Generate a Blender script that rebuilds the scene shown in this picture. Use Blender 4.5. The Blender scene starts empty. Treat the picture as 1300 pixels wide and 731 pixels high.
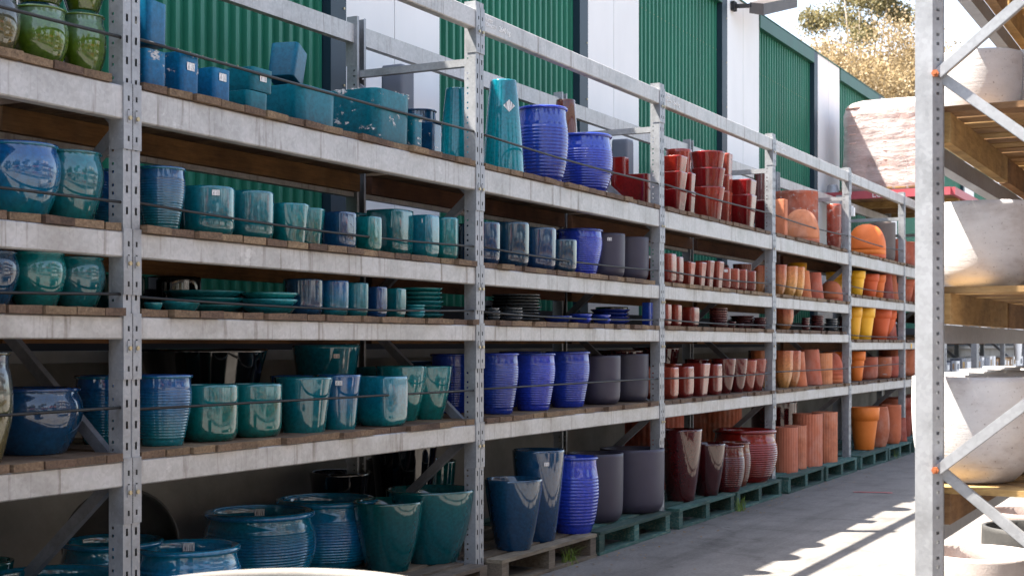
import bpy, math, random
import numpy as np
from mathutils import Vector, Matrix
random.seed(7)
rng = np.random.default_rng(7)

# ------------------------------------------------------------------ camera, world, sun
F_PX, W_PX, H_PX, HOR = 1780.0, 1300.0, 731.0, 437.0
CAM_H = 1.33
TH = math.atan(930 / F_PX)
SN, CS = math.sin(TH), math.cos(TH)
scene = bpy.context.scene
col = scene.collection
cam_d = bpy.data.cameras.new('camera')
cam = bpy.data.objects.new('camera', cam_d)
col.objects.link(cam)
cam.location = (0, 0, CAM_H)
cam.rotation_euler = (math.pi / 2, 0, TH - math.pi / 2)
cam_d.sensor_width = 36.0
cam_d.lens = F_PX / W_PX * 36.0
cam_d.shift_y = (HOR - H_PX / 2) / W_PX
cam_d.clip_end = 2000
cam_d.clip_start = 0.05
cam_d.dof.use_dof = True
cam_d.dof.focus_distance = 7.0
cam_d.dof.aperture_fstop = 6.3
scene.camera = cam

SUN = Vector((-0.22, 0.47, 1.0)).normalized()      # direction towards the sun
world = bpy.data.worlds.new('World')
scene.world = world
world.use_nodes = True
wn = world.node_tree
sky = wn.nodes.new('ShaderNodeTexSky')
sky.sky_type = 'NISHITA'
sky.sun_disc = False
sky.sun_elevation = math.asin(SUN.z)
sky.sun_rotation = math.atan2(SUN.x, SUN.y)
sky.air_density = 1.0
sky.dust_density = 2.0
sky.ozone_density = 1.0
hs = wn.nodes.new('ShaderNodeHueSaturation'); hs.inputs['Saturation'].default_value = 0.68      # hazy pale sky
wn.links.new(sky.outputs[0], hs.inputs['Color'])
wn.links.new(hs.outputs[0], wn.nodes['Background'].inputs[0])
wn.nodes['Background'].inputs[1].default_value = 0.092
sun_d = bpy.data.lights.new('sun', 'SUN')
sun_d.energy = 5.0
sun_d.angle = math.radians(0.53)
sun_d.color = (1.0, 0.93, 0.82)
sun_o = bpy.data.objects.new('sun', sun_d)
col.objects.link(sun_o)
sun_o.rotation_euler = (-SUN).to_track_quat('-Z', 'Y').to_euler()
sun_o.location = (-10, 10, 20)
scene.view_settings.view_transform = 'Standard'
scene.view_settings.look = 'None'
scene.view_settings.gamma = 1.0
scene.view_settings.exposure = 2.38
scene.render.engine = 'CYCLES'
scene.cycles.max_bounces = 8
scene.cycles.diffuse_bounces = 4
scene.cycles.glossy_bounces = 4
scene.cycles.transparent_max_bounces = 8
scene.cycles.use_denoising = True

# ------------------------------------------------------------------ pixel helpers (directions only)
def kx(px): return (px - W_PX / 2) / F_PX
def z_at_plane(px, y): return y / (SN - kx(px) * CS)
def s_at(px, Z): return Z * (CS + kx(px) * SN)
def y_at(px, Z): return Z * (SN - kx(px) * CS)
def depth(s, y): return s * CS + y * SN
def height(py, Z): return CAM_H + (HOR - py) * Z / F_PX
def pix(s, y, z):
    Z = depth(s, y)
    return W_PX / 2 + F_PX * (s * SN - y * CS) / Z, HOR - F_PX * (z - CAM_H) / Z

# ------------------------------------------------------------------ materials
def srgb(r, g, b):
    f = lambda c: ((c / 255) / 12.92 if c / 255 <= 0.04045 else ((c / 255 + 0.055) / 1.055) ** 2.4)
    return (f(r), f(g), f(b), 1)

def new_mat(name):
    m = bpy.data.materials.new(name)
    m.use_nodes = True
    nt = m.node_tree
    return m, nt, nt.nodes['Principled BSDF']

def N(nt, t, **kw):
    n = nt.nodes.new(t)
    for k, v in kw.items():
        if isinstance(k, str) and hasattr(n, k): setattr(n, k, v)
    return n

def ramp(nt, fac, stops):
    r = nt.nodes.new('ShaderNodeValToRGB')
    e = r.color_ramp.elements
    while len(e) < len(stops): e.new(0.5)
    for el, (p, c) in zip(e, stops):
        el.position = p
        el.color = c if len(c) == 4 else (*c, 1)
    nt.links.new(fac, r.inputs[0])
    return r.outputs[0]

def noise(nt, scale, detail=4, rough=0.55, coord='Object', stretch=None, rnd=True):
    tc = nt.nodes.new('ShaderNodeTexCoord')
    out = tc.outputs[coord]
    if rnd:
        oi = nt.nodes.new('ShaderNodeObjectInfo')
        mu = nt.nodes.new('ShaderNodeMath'); mu.operation = 'MULTIPLY'; mu.inputs[1].default_value = 37.0
        nt.links.new(oi.outputs['Random'], mu.inputs[0])
        ad = nt.nodes.new('ShaderNodeVectorMath'); ad.operation = 'ADD'
        nt.links.new(out, ad.inputs[0]); nt.links.new(mu.outputs[0], ad.inputs[1])
        out = ad.outputs[0]
    if stretch:
        mp = nt.nodes.new('ShaderNodeMapping'); mp.inputs['Scale'].default_value = stretch
        nt.links.new(out, mp.inputs[0]); out = mp.outputs[0]
    n = nt.nodes.new('ShaderNodeTexNoise')
    n.inputs['Scale'].default_value = scale; n.inputs['Detail'].default_value = detail
    n.inputs['Roughness'].default_value = rough
    nt.links.new(out, n.inputs['Vector'])
    return n.outputs['Fac']

def mixc(nt, fac, a, b, mode='MIX'):
    m = nt.nodes.new('ShaderNodeMix'); m.data_type = 'RGBA'; m.blend_type = mode
    for sock, v in ((m.inputs[0], fac), (m.inputs[6], a), (m.inputs[7], b)):
        if hasattr(v, 'is_linked'): nt.links.new(v, sock)
        else: sock.default_value = v if not isinstance(v, tuple) or len(v) == 4 else (*v, 1)
    return m.outputs[2]

def bump(nt, bsdf, h, strength, dist=0.01, normal='Normal'):
    b = nt.nodes.new('ShaderNodeBump')
    b.inputs['Strength'].default_value = strength; b.inputs['Distance'].default_value = dist
    nt.links.new(h, b.inputs['Height'])
    nt.links.new(b.outputs[0], bsdf.inputs[normal])

def rand_val(nt, lo, hi):
    oi = nt.nodes.new('ShaderNodeObjectInfo')
    mr = nt.nodes.new('ShaderNodeMapRange'); mr.inputs[3].default_value = lo; mr.inputs[4].default_value = hi
    nt.links.new(oi.outputs['Random'], mr.inputs[0])
    return mr.outputs[0]

def vary(nt, colr, lo=0.85, hi=1.15, hue=0.0):
    h = nt.nodes.new('ShaderNodeHueSaturation')
    nt.links.new(colr, h.inputs['Color'])
    nt.links.new(rand_val(nt, lo, hi), h.inputs['Value'])
    if hue:
        nt.links.new(rand_val(nt, 0.5 - hue, 0.5 + hue), h.inputs['Hue'])
    return h.outputs[0]

def glaze(name, top, mid, low, rough=0.07, streak=0.5, rippled=0.12, coat=0.75, ior=1.45, hue=0.014):
    """glossy ceramic glaze: its colour runs from a rim tone into the body tone"""
    m, nt, b = new_mat(name)
    tc = nt.nodes.new('ShaderNodeTexCoord')
    sep = nt.nodes.new('ShaderNodeSeparateXYZ'); nt.links.new(tc.outputs['Generated'], sep.inputs[0])
    n1 = noise(nt, 7, 5, 0.6, stretch=(1.6, 1.6, 0.35))
    ad = nt.nodes.new('ShaderNodeMath'); ad.operation = 'MULTIPLY_ADD'
    ad.inputs[1].default_value = streak; nt.links.new(n1, ad.inputs[0])
    sb = nt.nodes.new('ShaderNodeMath'); sb.operation = 'ADD'; sb.inputs[1].default_value = -streak / 2
    nt.links.new(sep.outputs['Z'], sb.inputs[0]); nt.links.new(sb.outputs[0], ad.inputs[2])
    c = ramp(nt, ad.outputs[0], [(0.05, low), (0.5, mid), (0.95, top)])
    n2 = noise(nt, 60, 3, 0.6)
    c = mixc(nt, ramp(nt, n2, [(0.35, (0.55, 0.55, 0.55, 1)), (0.7, (1.25, 1.25, 1.25, 1))]), c, c)
    mm = mixc(nt, 1.0, c, ramp(nt, n2, [(0.3, (0.6, 0.6, 0.6, 1)), (0.7, (1.0, 1.0, 1.0, 1))]), 'MULTIPLY')
    nt.links.new(vary(nt, mm, 0.72, 1.25, hue), b.inputs['Base Color'])
    b.inputs['Roughness'].default_value = rough
    b.inputs['Coat Weight'].default_value = coat
    b.inputs['Coat Roughness'].default_value = 0.015
    b.inputs['Coat IOR'].default_value = 1.6
    b.inputs['IOR'].default_value = ior
    n3 = noise(nt, 9, 2, 0.5)
    bump(nt, b, n3, rippled, 0.02, 'Normal')
    bump(nt, b, noise(nt, 6, 2, 0.45), rippled * 0.7, 0.02, 'Coat Normal')
    return m

def matte(name, c1, c2, rough=0.75, sc=12, bmp=0.15, coat=0.0, stretch=None, bloom=0.0):
    m, nt, b = new_mat(name)
    c = ramp(nt, noise(nt, sc, 6, 0.62, stretch=stretch), [(0.3, c1), (0.7, c2)])
    if bloom:
        bl = noise(nt, 5, 6, 0.7, stretch=(1, 1, 0.6))
        c = mixc(nt, ramp(nt, bl, [(0.48, (0, 0, 0, 1)), (0.72, (bloom, bloom, bloom, 1))]), c, (0.68, 0.55, 0.48, 1))
        dp = noise(nt, 4, 5, 0.65)
        c = mixc(nt, 1.0, c, ramp(nt, dp, [(0.3, (0.68, 0.62, 0.6, 1)), (0.5, (1, 1, 1, 1))]), 'MULTIPLY')
    nt.links.new(vary(nt, c, 0.84, 1.14, 0.010), b.inputs['Base Color'])
    b.inputs['Roughness'].default_value = rough
    b.inputs['Coat Weight'].default_value = coat
    b.inputs['Coat Roughness'].default_value = 0.15
    if bmp: bump(nt, b, noise(nt, 90, 4, 0.6), bmp, 0.004)
    return m

def galvanised(name, base=(0.45, 0.44, 0.435), streaks=True):
    m, nt, b = new_mat(name)
    tc = nt.nodes.new('ShaderNodeTexCoord')
    vo = nt.nodes.new('ShaderNodeTexVoronoi'); vo.inputs['Scale'].default_value = 75
    nt.links.new(tc.outputs['Object'], vo.inputs['Vector'])
    bw = nt.nodes.new('ShaderNodeSeparateColor'); nt.links.new(vo.outputs['Color'], bw.inputs[0])
    lo = tuple(x * 0.92 for x in base) + (1,); hi = tuple(min(1, x * 1.07) for x in base) + (1,)
    c = ramp(nt, bw.outputs[0], [(0.0, lo), (1.0, hi)])
    blot = noise(nt, 5, 5, 0.65)
    c = mixc(nt, 1.0, c, ramp(nt, blot, [(0.3, (0.7, 0.69, 0.68, 1)), (0.55, (1, 1, 1, 1)), (0.75, (1.08, 1.08, 1.1, 1))]), 'MULTIPLY')
    if streaks:
        st = noise(nt, 9, 4, 0.7, stretch=(3.0, 0.4, 0.16))
        c = mixc(nt, 1.0, c, ramp(nt, st, [(0.28, (0.50, 0.45, 0.41, 1)), (0.45, (1, 1, 1, 1))]), 'MULTIPLY')
        oxide = noise(nt, 4, 6, 0.7, stretch=(1.0, 1, 1.6))
        c = mixc(nt, ramp(nt, oxide, [(0.66, (0, 0, 0, 1)), (0.72, (0.45, 0.45, 0.45, 1))]), c, (0.72, 0.71, 0.70, 1))
    nt.links.new(c, b.inputs['Base Color'])
    b.inputs['Metallic'].default_value = 0.35
    nt.links.new(ramp(nt, blot, [(0.2, (0.38, 0.38, 0.38, 1)), (0.8, (0.6, 0.6, 0.6, 1))]), b.inputs['Roughness'])
    bump(nt, b, noise(nt, 120, 3, 0.6), 0.06, 0.003)
    return m

def wood(name, c1, c2, c3, along=(14, 1.2, 14)):
    m, nt, b = new_mat(name)
    g = noise(nt, 6, 6, 0.7, stretch=along)
    c = ramp(nt, g, [(0.25, c1), (0.5, c2), (0.75, c3)])
    d = noise(nt, 3.5, 5, 0.65)
    c = mixc(nt, 1.0, c, ramp(nt, d, [(0.3, (0.45, 0.43, 0.42, 1)), (0.6, (1, 1, 1, 1))]), 'MULTIPLY')
    nt.links.new(vary(nt, c, 0.6, 1.35, 0.012), b.inputs['Base Color'])
    b.inputs['Roughness'].default_value = 0.85
    bump(nt, b, g, 0.5, 0.004)
    return m

M = {}
M['teal'] = glaze('teal_glaze', (0.0061, 0.1724, 0.2332), (0.0031, 0.1268, 0.1724), (0.0031, 0.142, 0.147))
M['tealgreen'] = glaze('sea_green_glaze', (0.0076, 0.2028, 0.2434), (0.0031, 0.1622, 0.1673), (0.0026, 0.142, 0.1318))
M['bluetop'] = glaze('blue_over_teal_glaze', (0.0071, 0.0913, 0.2941), (0.005, 0.1217, 0.2535), (0.0031, 0.1622, 0.1927))
M['deepblue'] = glaze('deep_blue_glaze', (0.0085, 0.051, 0.1445), (0.0059, 0.0425, 0.119), (0.0068, 0.068, 0.17))
M['bluerib'] = glaze('large_rib_blue_glaze', (0.006, 0.18, 0.30), (0.008, 0.15, 0.34), (0.006, 0.22, 0.33))
M['boxblue'] = glaze('blue_box_glaze', (0.0036, 0.153, 0.297), (0.0027, 0.108, 0.234), (0.0027, 0.09, 0.189), rough=0.3, rippled=0.05, coat=0.0, ior=1.3)
M['boxteal'] = glaze('teal_box_glaze', (0.0027, 0.153, 0.216), (0.0018, 0.126, 0.18), (0.0018, 0.099, 0.144), rough=0.3, rippled=0.05, coat=0.0, ior=1.3)
M['turq'] = glaze('turquoise_glaze', (0.003, 0.22, 0.25), (0.003, 0.19, 0.22), (0.003, 0.14, 0.18), rippled=0.03, coat=0.2)
M['darkteal'] = glaze('dark_teal_glaze', (0.002, 0.095, 0.10), (0.002, 0.09, 0.11), (0.002, 0.08, 0.10), rippled=0.02, streak=0.2)
M['petrol'] = glaze('petrol_blue_glaze', (0.010, 0.06, 0.12), (0.007, 0.048, 0.105), (0.005, 0.04, 0.095), rippled=0.02, streak=0.2)
M['saucerteal'] = glaze('pale_teal_glaze', (0.02, 0.26, 0.30), (0.012, 0.21, 0.24), (0.01, 0.18, 0.20), rough=0.15, coat=0.4)
M['black'] = glaze('black_glaze', (0.006, 0.006, 0.008), (0.006, 0.006, 0.008), (0.005, 0.005, 0.006), rippled=0.05)
M['green'] = glaze('moss_green_glaze', (0.102, 0.187, 0.1105), (0.0765, 0.136, 0.0102), (0.0595, 0.102, 0.0085))
M['olive'] = glaze('brown_olive_glaze', (0.051, 0.0765, 0.1105), (0.102, 0.0935, 0.0425), (0.085, 0.068, 0.0255))
M['cobalt'] = glaze('cobalt_glaze', (0.022, 0.062, 0.46), (0.016, 0.05, 0.41), (0.012, 0.04, 0.36), rough=0.12, rippled=0.05, streak=0.3, coat=0.5, hue=0.004)
M['red'] = glaze('red_glaze', (0.27, 0.012, 0.009), (0.215, 0.009, 0.008), (0.15, 0.007, 0.007), rippled=0.08, rough=0.16, coat=0.35, hue=0.004)
M['rust'] = glaze('rust_red_glaze', (0.306, 0.0467, 0.0298), (0.2465, 0.034, 0.0238), (0.17, 0.0213, 0.017), rough=0.18, rippled=0.1, coat=0.35, hue=0.006)
M['maroon'] = glaze('maroon_glaze', (0.075, 0.009, 0.011), (0.06, 0.007, 0.009), (0.05, 0.006, 0.008), rippled=0.02, streak=0.2, coat=0.6, hue=0.004)
M['brown'] = glaze('brown_glaze', (0.15, 0.022, 0.014), (0.125, 0.017, 0.012), (0.10, 0.014, 0.010), rippled=0.04, coat=0.35)
M['peach'] = glaze('peach_glaze', (0.58, 0.16, 0.07), (0.68, 0.26, 0.09), (0.56, 0.28, 0.09), rough=0.3, rippled=0.06, coat=0.2)
M['grey'] = matte('violet_grey_paint', (0.034, 0.032, 0.056, 1), (0.041, 0.038, 0.066, 1), 0.5, 8, 0.08)
M['taupe'] = matte('taupe_paint', (0.12, 0.095, 0.085, 1), (0.15, 0.12, 0.105, 1), 0.6, 8, 0.08)
M['saucergrey'] = glaze('slate_glaze', (0.06, 0.08, 0.10), (0.05, 0.065, 0.08), (0.04, 0.055, 0.07), rough=0.2)
M['purple'] = glaze('purple_brown_glaze', (0.12, 0.03, 0.035), (0.10, 0.026, 0.03), (0.08, 0.02, 0.024), rough=0.22)
M['terra'] = matte('terracotta', (0.46, 0.115, 0.045, 1), (0.54, 0.145, 0.06, 1), 0.8, 9, 0.2, bloom=0.28)
M['terradark'] = matte('dark_terracotta', (0.32, 0.07, 0.033, 1), (0.40, 0.095, 0.048, 1), 0.8, 9, 0.2, bloom=0.28)
M['terralight'] = matte('pale_terracotta', (0.56, 0.19, 0.09, 1), (0.64, 0.235, 0.115, 1), 0.85, 9, 0.2, bloom=0.28)
M['orange'] = matte('orange_clay', (0.66, 0.13, 0.018, 1), (0.74, 0.16, 0.025, 1), 0.6, 9, 0.1)
M['yellow'] = matte('yellow_paint', (0.80, 0.36, 0.012, 1), (0.86, 0.42, 0.02, 1), 0.5, 9, 0.08)
m, nt, b = new_mat('white_cement')
c = ramp(nt, noise(nt, 4, 7, 0.65, stretch=(1, 1, 2.2)), [(0.28, (0.38, 0.34, 0.33, 1)), (0.45, (0.54, 0.52, 0.52, 1)), (0.7, (0.64, 0.63, 0.63, 1))])
scr = noise(nt, 5, 8, 0.75, stretch=(2.0, 2.0, 16))
c = mixc(nt, 1.0, c, ramp(nt, scr, [(0.30, (0.62, 0.58, 0.57, 1)), (0.40, (1, 1, 1, 1))]), 'MULTIPLY')
pore = noise(nt, 120, 2, 0.5)
c = mixc(nt, 1.0, c, ramp(nt, pore, [(0.26, (0.55, 0.53, 0.52, 1)), (0.34, (1, 1, 1, 1))]), 'MULTIPLY')
nt.links.new(c, b.inputs['Base Color']); b.inputs['Roughness'].default_value = 0.8
bump(nt, b, scr, 0.35, 0.006); M['white'] = m
M['whiteold'] = matte('stained_white_cement', (0.28, 0.20, 0.17, 1), (0.52, 0.47, 0.45, 1), 0.8, 4, 0.25)
M['darkgrey'] = matte('charcoal_cement', (0.03, 0.03, 0.03, 1), (0.06, 0.057, 0.055, 1), 0.7, 8, 0.2)
M['steel'] = galvanised('galvanised_steel')
M['post'] = galvanised('galvanised_post', (0.32, 0.33, 0.35), streaks=False)
M['darksteel'] = galvanised('dull_galvanised_brace', (0.24, 0.25, 0.28), streaks=False)
M['board'] = wood('weathered_board', (0.06, 0.035, 0.02, 1), (0.16, 0.10, 0.06, 1), (0.28, 0.19, 0.12, 1))
M['timber'] = wood('brown_timber', (0.10, 0.045, 0.018, 1), (0.17, 0.075, 0.028, 1), (0.22, 0.10, 0.04, 1), along=(1.2, 14, 14))
M['pallet'] = wood('green_pallet_wood', (0.012, 0.055, 0.05, 1), (0.03, 0.10, 0.085, 1), (0.20, 0.20, 0.155, 1), along=(1.2, 10, 14))
M['palletold'] = wood('grey_pallet_wood', (0.08, 0.06, 0.045, 1), (0.17, 0.135, 0.10, 1), (0.24, 0.20, 0.155, 1), along=(1.2, 10, 14))
M['honey'] = wood('honey_pallet_wood', (0.20, 0.11, 0.04, 1), (0.34, 0.20, 0.08, 1), (0.42, 0.27, 0.12, 1), along=(2, 2, 10))
m, nt, b = new_mat('black_cable'); b.inputs['Base Color'].default_value = (0.006, 0.006, 0.007, 1); b.inputs['Roughness'].default_value = 0.55; M['cable'] = m
m, nt, b = new_mat('bolt_zinc'); b.inputs['Base Color'].default_value = (0.45, 0.38, 0.25, 1); b.inputs['Roughness'].default_value = 0.45; b.inputs['Metallic'].default_value = 0.8; M['bolt'] = m
m, nt, b = new_mat('rusty_bolt'); b.inputs['Base Color'].default_value = (0.40, 0.13, 0.05, 1); b.inputs['Roughness'].default_value = 0.6; b.inputs['Metallic'].default_value = 0.5; M['rustbolt'] = m
m, nt, b = new_mat('dark_metal_and_shade'); b.inputs['Base Color'].default_value = (0.012, 0.012, 0.014, 1); b.inputs['Roughness'].default_value = 0.8; M['slot'] = m  # near-black for painted shade in slots and base strip, and the lamp bracket
m, nt, b = new_mat('white_print'); b.inputs['Base Color'].default_value = (0.85, 0.85, 0.85, 1); b.inputs['Roughness'].default_value = 0.6; M['print'] = m
# barcode price label
m, nt, b = new_mat('price_label_paper')
tc = nt.nodes.new('ShaderNodeTexCoord'); wv = nt.nodes.new('ShaderNodeTexNoise'); mp = nt.nodes.new('ShaderNodeMapping')
mp.inputs['Scale'].default_value = (26, 0.01, 1.2); wv.inputs['Scale'].default_value = 1.0; wv.inputs['Detail'].default_value = 0
nt.links.new(tc.outputs['Generated'], mp.inputs[0]); nt.links.new(mp.outputs[0], wv.inputs['Vector'])
nt.links.new(ramp(nt, wv.outputs['Fac'], [(0.42, (0.22, 0.22, 0.24, 1)), (0.48, (0.8, 0.8, 0.8, 1))]), b.inputs['Base Color'])
b.inputs['Roughness'].default_value = 0.6; M['label'] = m
# clear plastic stretch wrap
def wrap_mat(name, dens, tint=(0.9, 0.88, 0.88, 1), sc=9.0, thr=0.56):
    m, nt, b = new_mat(name)
    b.inputs['Base Color'].default_value = tint
    b.inputs['Roughness'].default_value = 0.25
    n1 = noise(nt, sc, 7, 0.7, stretch=(1, 1, 1.7))
    nt.links.new(ramp(nt, n1, [(thr, (0.0, 0.0, 0.0, 1)), (thr + 0.07, (dens,) * 3 + (1,))]), b.inputs['Alpha'])
    bump(nt, b, noise(nt, sc * 1.7, 6, 0.75), 0.9, 0.03)
    return m
M['wrap'] = wrap_mat('crinkled_plastic', 0.7, sc=13, thr=0.57)
M['wrapthin'] = wrap_mat('thin_plastic_film', 0.35, (0.9, 0.82, 0.78, 1), 14)
M['palepink'] = matte('pale_pink_clay', (0.50, 0.30, 0.25, 1), (0.58, 0.37, 0.32, 1), 0.8, 9, 0.1)
m, nt, b = new_mat('milky_stretch_film'); b.inputs['Base Color'].default_value = (0.80, 0.68, 0.66, 1); b.inputs['Roughness'].default_value = 0.3
nf = noise(nt, 2.2, 6, 0.6, stretch=(1, 1, 3.0))
nt.links.new(ramp(nt, nf, [(0.3, (0.24, 0.24, 0.24, 1)), (0.7, (0.60, 0.60, 0.60, 1))]), b.inputs['Alpha'])
bump(nt, b, noise(nt, 5, 6, 0.7, stretch=(1, 1, 3.5)), 0.8, 0.05); M['wrapwhite'] = m
# wall materials
def clad(name, c):
    m, nt, b = new_mat(name)
    n1 = noise(nt, 3.0, 6, 0.65, rnd=False, stretch=(1.5, 1, 0.12))
    lo = tuple(x * 0.74 for x in c) + (1,); hi = tuple(x * 1.12 for x in c) + (1,)
    nt.links.new(ramp(nt, n1, [(0.3, lo), (0.7, hi)]), b.inputs['Base Color'])
    b.inputs['Roughness'].default_value = 0.5
    return m
M['cladgreen'] = clad('green_sheet_paint', (0.012, 0.18, 0.105))
M['cladtop'] = clad('green_flashing_paint', (0.006, 0.085, 0.055))
M['navy'] = clad('dark_flashing_paint', (0.008, 0.028, 0.048))
m, nt, b = new_mat('white_render')
n1 = noise(nt, 1.5, 6, 0.6, rnd=False, stretch=(1, 1, 0.4))
nt.links.new(ramp(nt, n1, [(0.25, (0.76, 0.755, 0.75, 1)), (0.7, (0.86, 0.855, 0.85, 1))]), b.inputs['Base Color'])
b.inputs['Roughness'].default_value = 0.7; M['whitewall'] = m
M['concrete'] = matte('base_concrete', (0.16, 0.145, 0.13, 1), (0.26, 0.24, 0.215, 1), 0.9, 3, 0.3)
M['bluegrey'] = matte('blue_grey_box_paint', (0.10, 0.115, 0.155, 1), (0.135, 0.15, 0.19, 1), 0.6, 3, 0.1)
M['redpaint'] = matte('red_fascia_paint', (0.40, 0.05, 0.06, 1), (0.50, 0.09, 0.10, 1), 0.5, 3, 0.05)
M['lampgrey'] = matte('brown_grey_metal', (0.06, 0.045, 0.04, 1), (0.09, 0.07, 0.06, 1), 0.45, 5, 0.05)
# paving
m, nt, b = new_mat('yard_asphalt')
big = noise(nt, 0.35, 6, 0.6, rnd=False); fine = noise(nt, 45, 5, 0.7, rnd=False); mid = noise(nt, 3, 6, 0.65, rnd=False)
c = ramp(nt, big, [(0.3, (0.15, 0.14, 0.132, 1)), (0.7, (0.205, 0.19, 0.178, 1))])
c = mixc(nt, 1.0, c, ramp(nt, fine, [(0.3, (0.72, 0.72, 0.72, 1)), (0.65, (1.08, 1.08, 1.08, 1))]), 'MULTIPLY')
c = mixc(nt, 1.0, c, ramp(nt, mid, [(0.3, (0.66, 0.65, 0.64, 1)), (0.55, (1, 1, 1, 1))]), 'MULTIPLY')
tyre = noise(nt, 1.3, 5, 0.7, rnd=False, stretch=(0.12, 1.6, 1))
c = mixc(nt, 1.0, c, ramp(nt, tyre, [(0.32, (0.68, 0.67, 0.66, 1)), (0.5, (1, 1, 1, 1))]), 'MULTIPLY')
spot = noise(nt, 11, 3, 0.5, rnd=False)
c = mixc(nt, 1.0, c, ramp(nt, spot, [(0.27, (0.6, 0.58, 0.56, 1)), (0.32, (1, 1, 1, 1))]), 'MULTIPLY')
vo = nt.nodes.new('ShaderNodeTexVoronoi'); vo.feature = 'DISTANCE_TO_EDGE'; vo.inputs['Scale'].default_value = 0.22
tcx = nt.nodes.new('ShaderNodeTexCoord'); wob = nt.nodes.new('ShaderNodeTexNoise'); wob.inputs['Scale'].default_value = 1.6; wob.inputs['Detail'].default_value = 5
va = nt.nodes.new('ShaderNodeVectorMath'); va.operation = 'MULTIPLY_ADD'; va.inputs[1].default_value = (0.9, 0.9, 0.9)
nt.links.new(tcx.outputs['Object'], wob.inputs['Vector']); nt.links.new(wob.outputs['Color'], va.inputs[0]); nt.links.new(tcx.outputs['Object'], va.inputs[2])
nt.links.new(va.outputs[0], vo.inputs['Vector'])
c = mixc(nt, 1.0, c, ramp(nt, vo.outputs['Distance'], [(0.0, (0.78, 0.77, 0.76, 1)), (0.006, (1, 1, 1, 1))]), 'MULTIPLY')
nt.links.new(c, b.inputs['Base Color']); b.inputs['Roughness'].default_value = 0.85
bump(nt, b, fine, 0.35, 0.006); M['ground'] = m

# ------------------------------------------------------------------ mesh helpers
class MB:
    def __init__(s): s.v = []; s.f = []
    def quad(s, a, b_, c, d):
        n = len(s.v); s.v += [a, b_, c, d]; s.f.append((n, n + 1, n + 2, n + 3))
    def box(s, x0, x1, y0, y1, z0, z1):
        n = len(s.v)
        s.v += [(x, y, z) for z in (z0, z1) for y in (y0, y1) for x in (x0, x1)]
        for q in ((0, 2, 3, 1), (4, 5, 7, 6), (0, 1, 5, 4), (2, 6, 7, 3), (0, 4, 6, 2), (1, 3, 7, 5)):
            s.f.append(tuple(n + i for i in q))
    def bar(s, p, q, w, h, up=(0, 0, 1)):
        p, q = Vector(p), Vector(q); d = (q - p).normalized(); u = Vector(up)
        a = d.cross(u)
        if a.length < 1e-4: a = d.cross(Vector((1, 0, 0)))
        a.normalize(); u = a.cross(d); n = len(s.v)
        for c in (p, q):
            for i, j in ((-1, -1), (1, -1), (1, 1), (-1, 1)):
                s.v.append(tuple(c + a * (i * w / 2) + u * (j * h / 2)))
        for k in ((3, 2, 1, 0), (4, 5, 6, 7), (0, 1, 5, 4), (1, 2, 6, 5), (2, 3, 7, 6), (3, 0, 4, 7)):
            s.f.append(tuple(n + i for i in k))
    def tube(s, pts, r, seg=6):
        n0 = len(s.v); m_ = len(pts)
        for i, p in enumerate(pts):
            a = Vector(pts[min(i + 1, m_ - 1)]) - Vector(pts[max(i - 1, 0)]); a.normalize()
            u = a.cross(Vector((0, 0, 1)))
            if u.length < 1e-3: u = a.cross(Vector((1, 0, 0)))
            u.normalize(); w = u.cross(a)
            rr = r[i] if isinstance(r, (list, tuple)) else r
            for k in range(seg):
                t = 2 * math.pi * k / seg
                s.v.append(tuple(Vector(p) + u * (rr * math.cos(t)) + w * (rr * math.sin(t))))
        for i in range(m_ - 1):
            for k in range(seg):
                a, b_ = n0 + i * seg + k, n0 + i * seg + (k + 1) % seg
                s.f.append((a, b_, b_ + seg, a + seg))
        s.f.append(tuple(n0 + k for k in range(seg))[::-1]); s.f.append(tuple(n0 + (m_ - 1) * seg + k for k in range(seg)))
    def sheet(s, us, vs, holes, fn):
        """grid of cells with some cells left open; fn(u, v) -> point"""
        n = len(s.v); nu = len(us)
        for v in vs:
            for u in us: s.v.append(fn(u, v))
        for j in range(len(vs) - 1):
            for i in range(nu - 1):
                if holes(i, j): continue
                a = n + j * nu + i
                s.f.append((a, a + 1, a + 1 + nu, a + nu))
    def mesh(s, name, smooth=False):
        me = bpy.data.meshes.new(name); me.from_pydata(s.v, [], s.f); me.update()
        if smooth: me.polygons.foreach_set('use_smooth', [True] * len(me.polygons))
        return me

def link(name, me, mat=None, parent=None, loc=(0, 0, 0), rz=0.0):
    o = bpy.data.objects.new(name, me); col.objects.link(o)
    if mat is not None and me is not None and len(me.materials) == 0: me.materials.append(M[mat] if isinstance(mat, str) else mat)
    o.location = loc; o.rotation_euler.z = rz
    if parent is not None: o.parent = parent
    return o
def part(name, mb, mat, parent, loc=(0, 0, 0), smooth=False):
    return link(name, mb.mesh(name, smooth), mat, parent, loc)
def thing(name, label, cat, loc=(0, 0, 0), group=None, rz=0.0):
    o = link(name, None, None, None, loc, rz); tag(o, label, cat, group); return o
def tag(o, label, cat, group=None):
    o['label'] = label; o['category'] = cat
    if group: o['group'] = group
    return o
def structure(name, mb, mat):
    o = part(name, mb, mat, None); o['kind'] = 'structure'; return o

# ------------------------------------------------------------------ ground
g = MB(); g.quad((-300, -300, 0), (600, -300, 0), (600, 300, 0), (-300, 300, 0))
structure('ground', g, 'ground')

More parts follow.
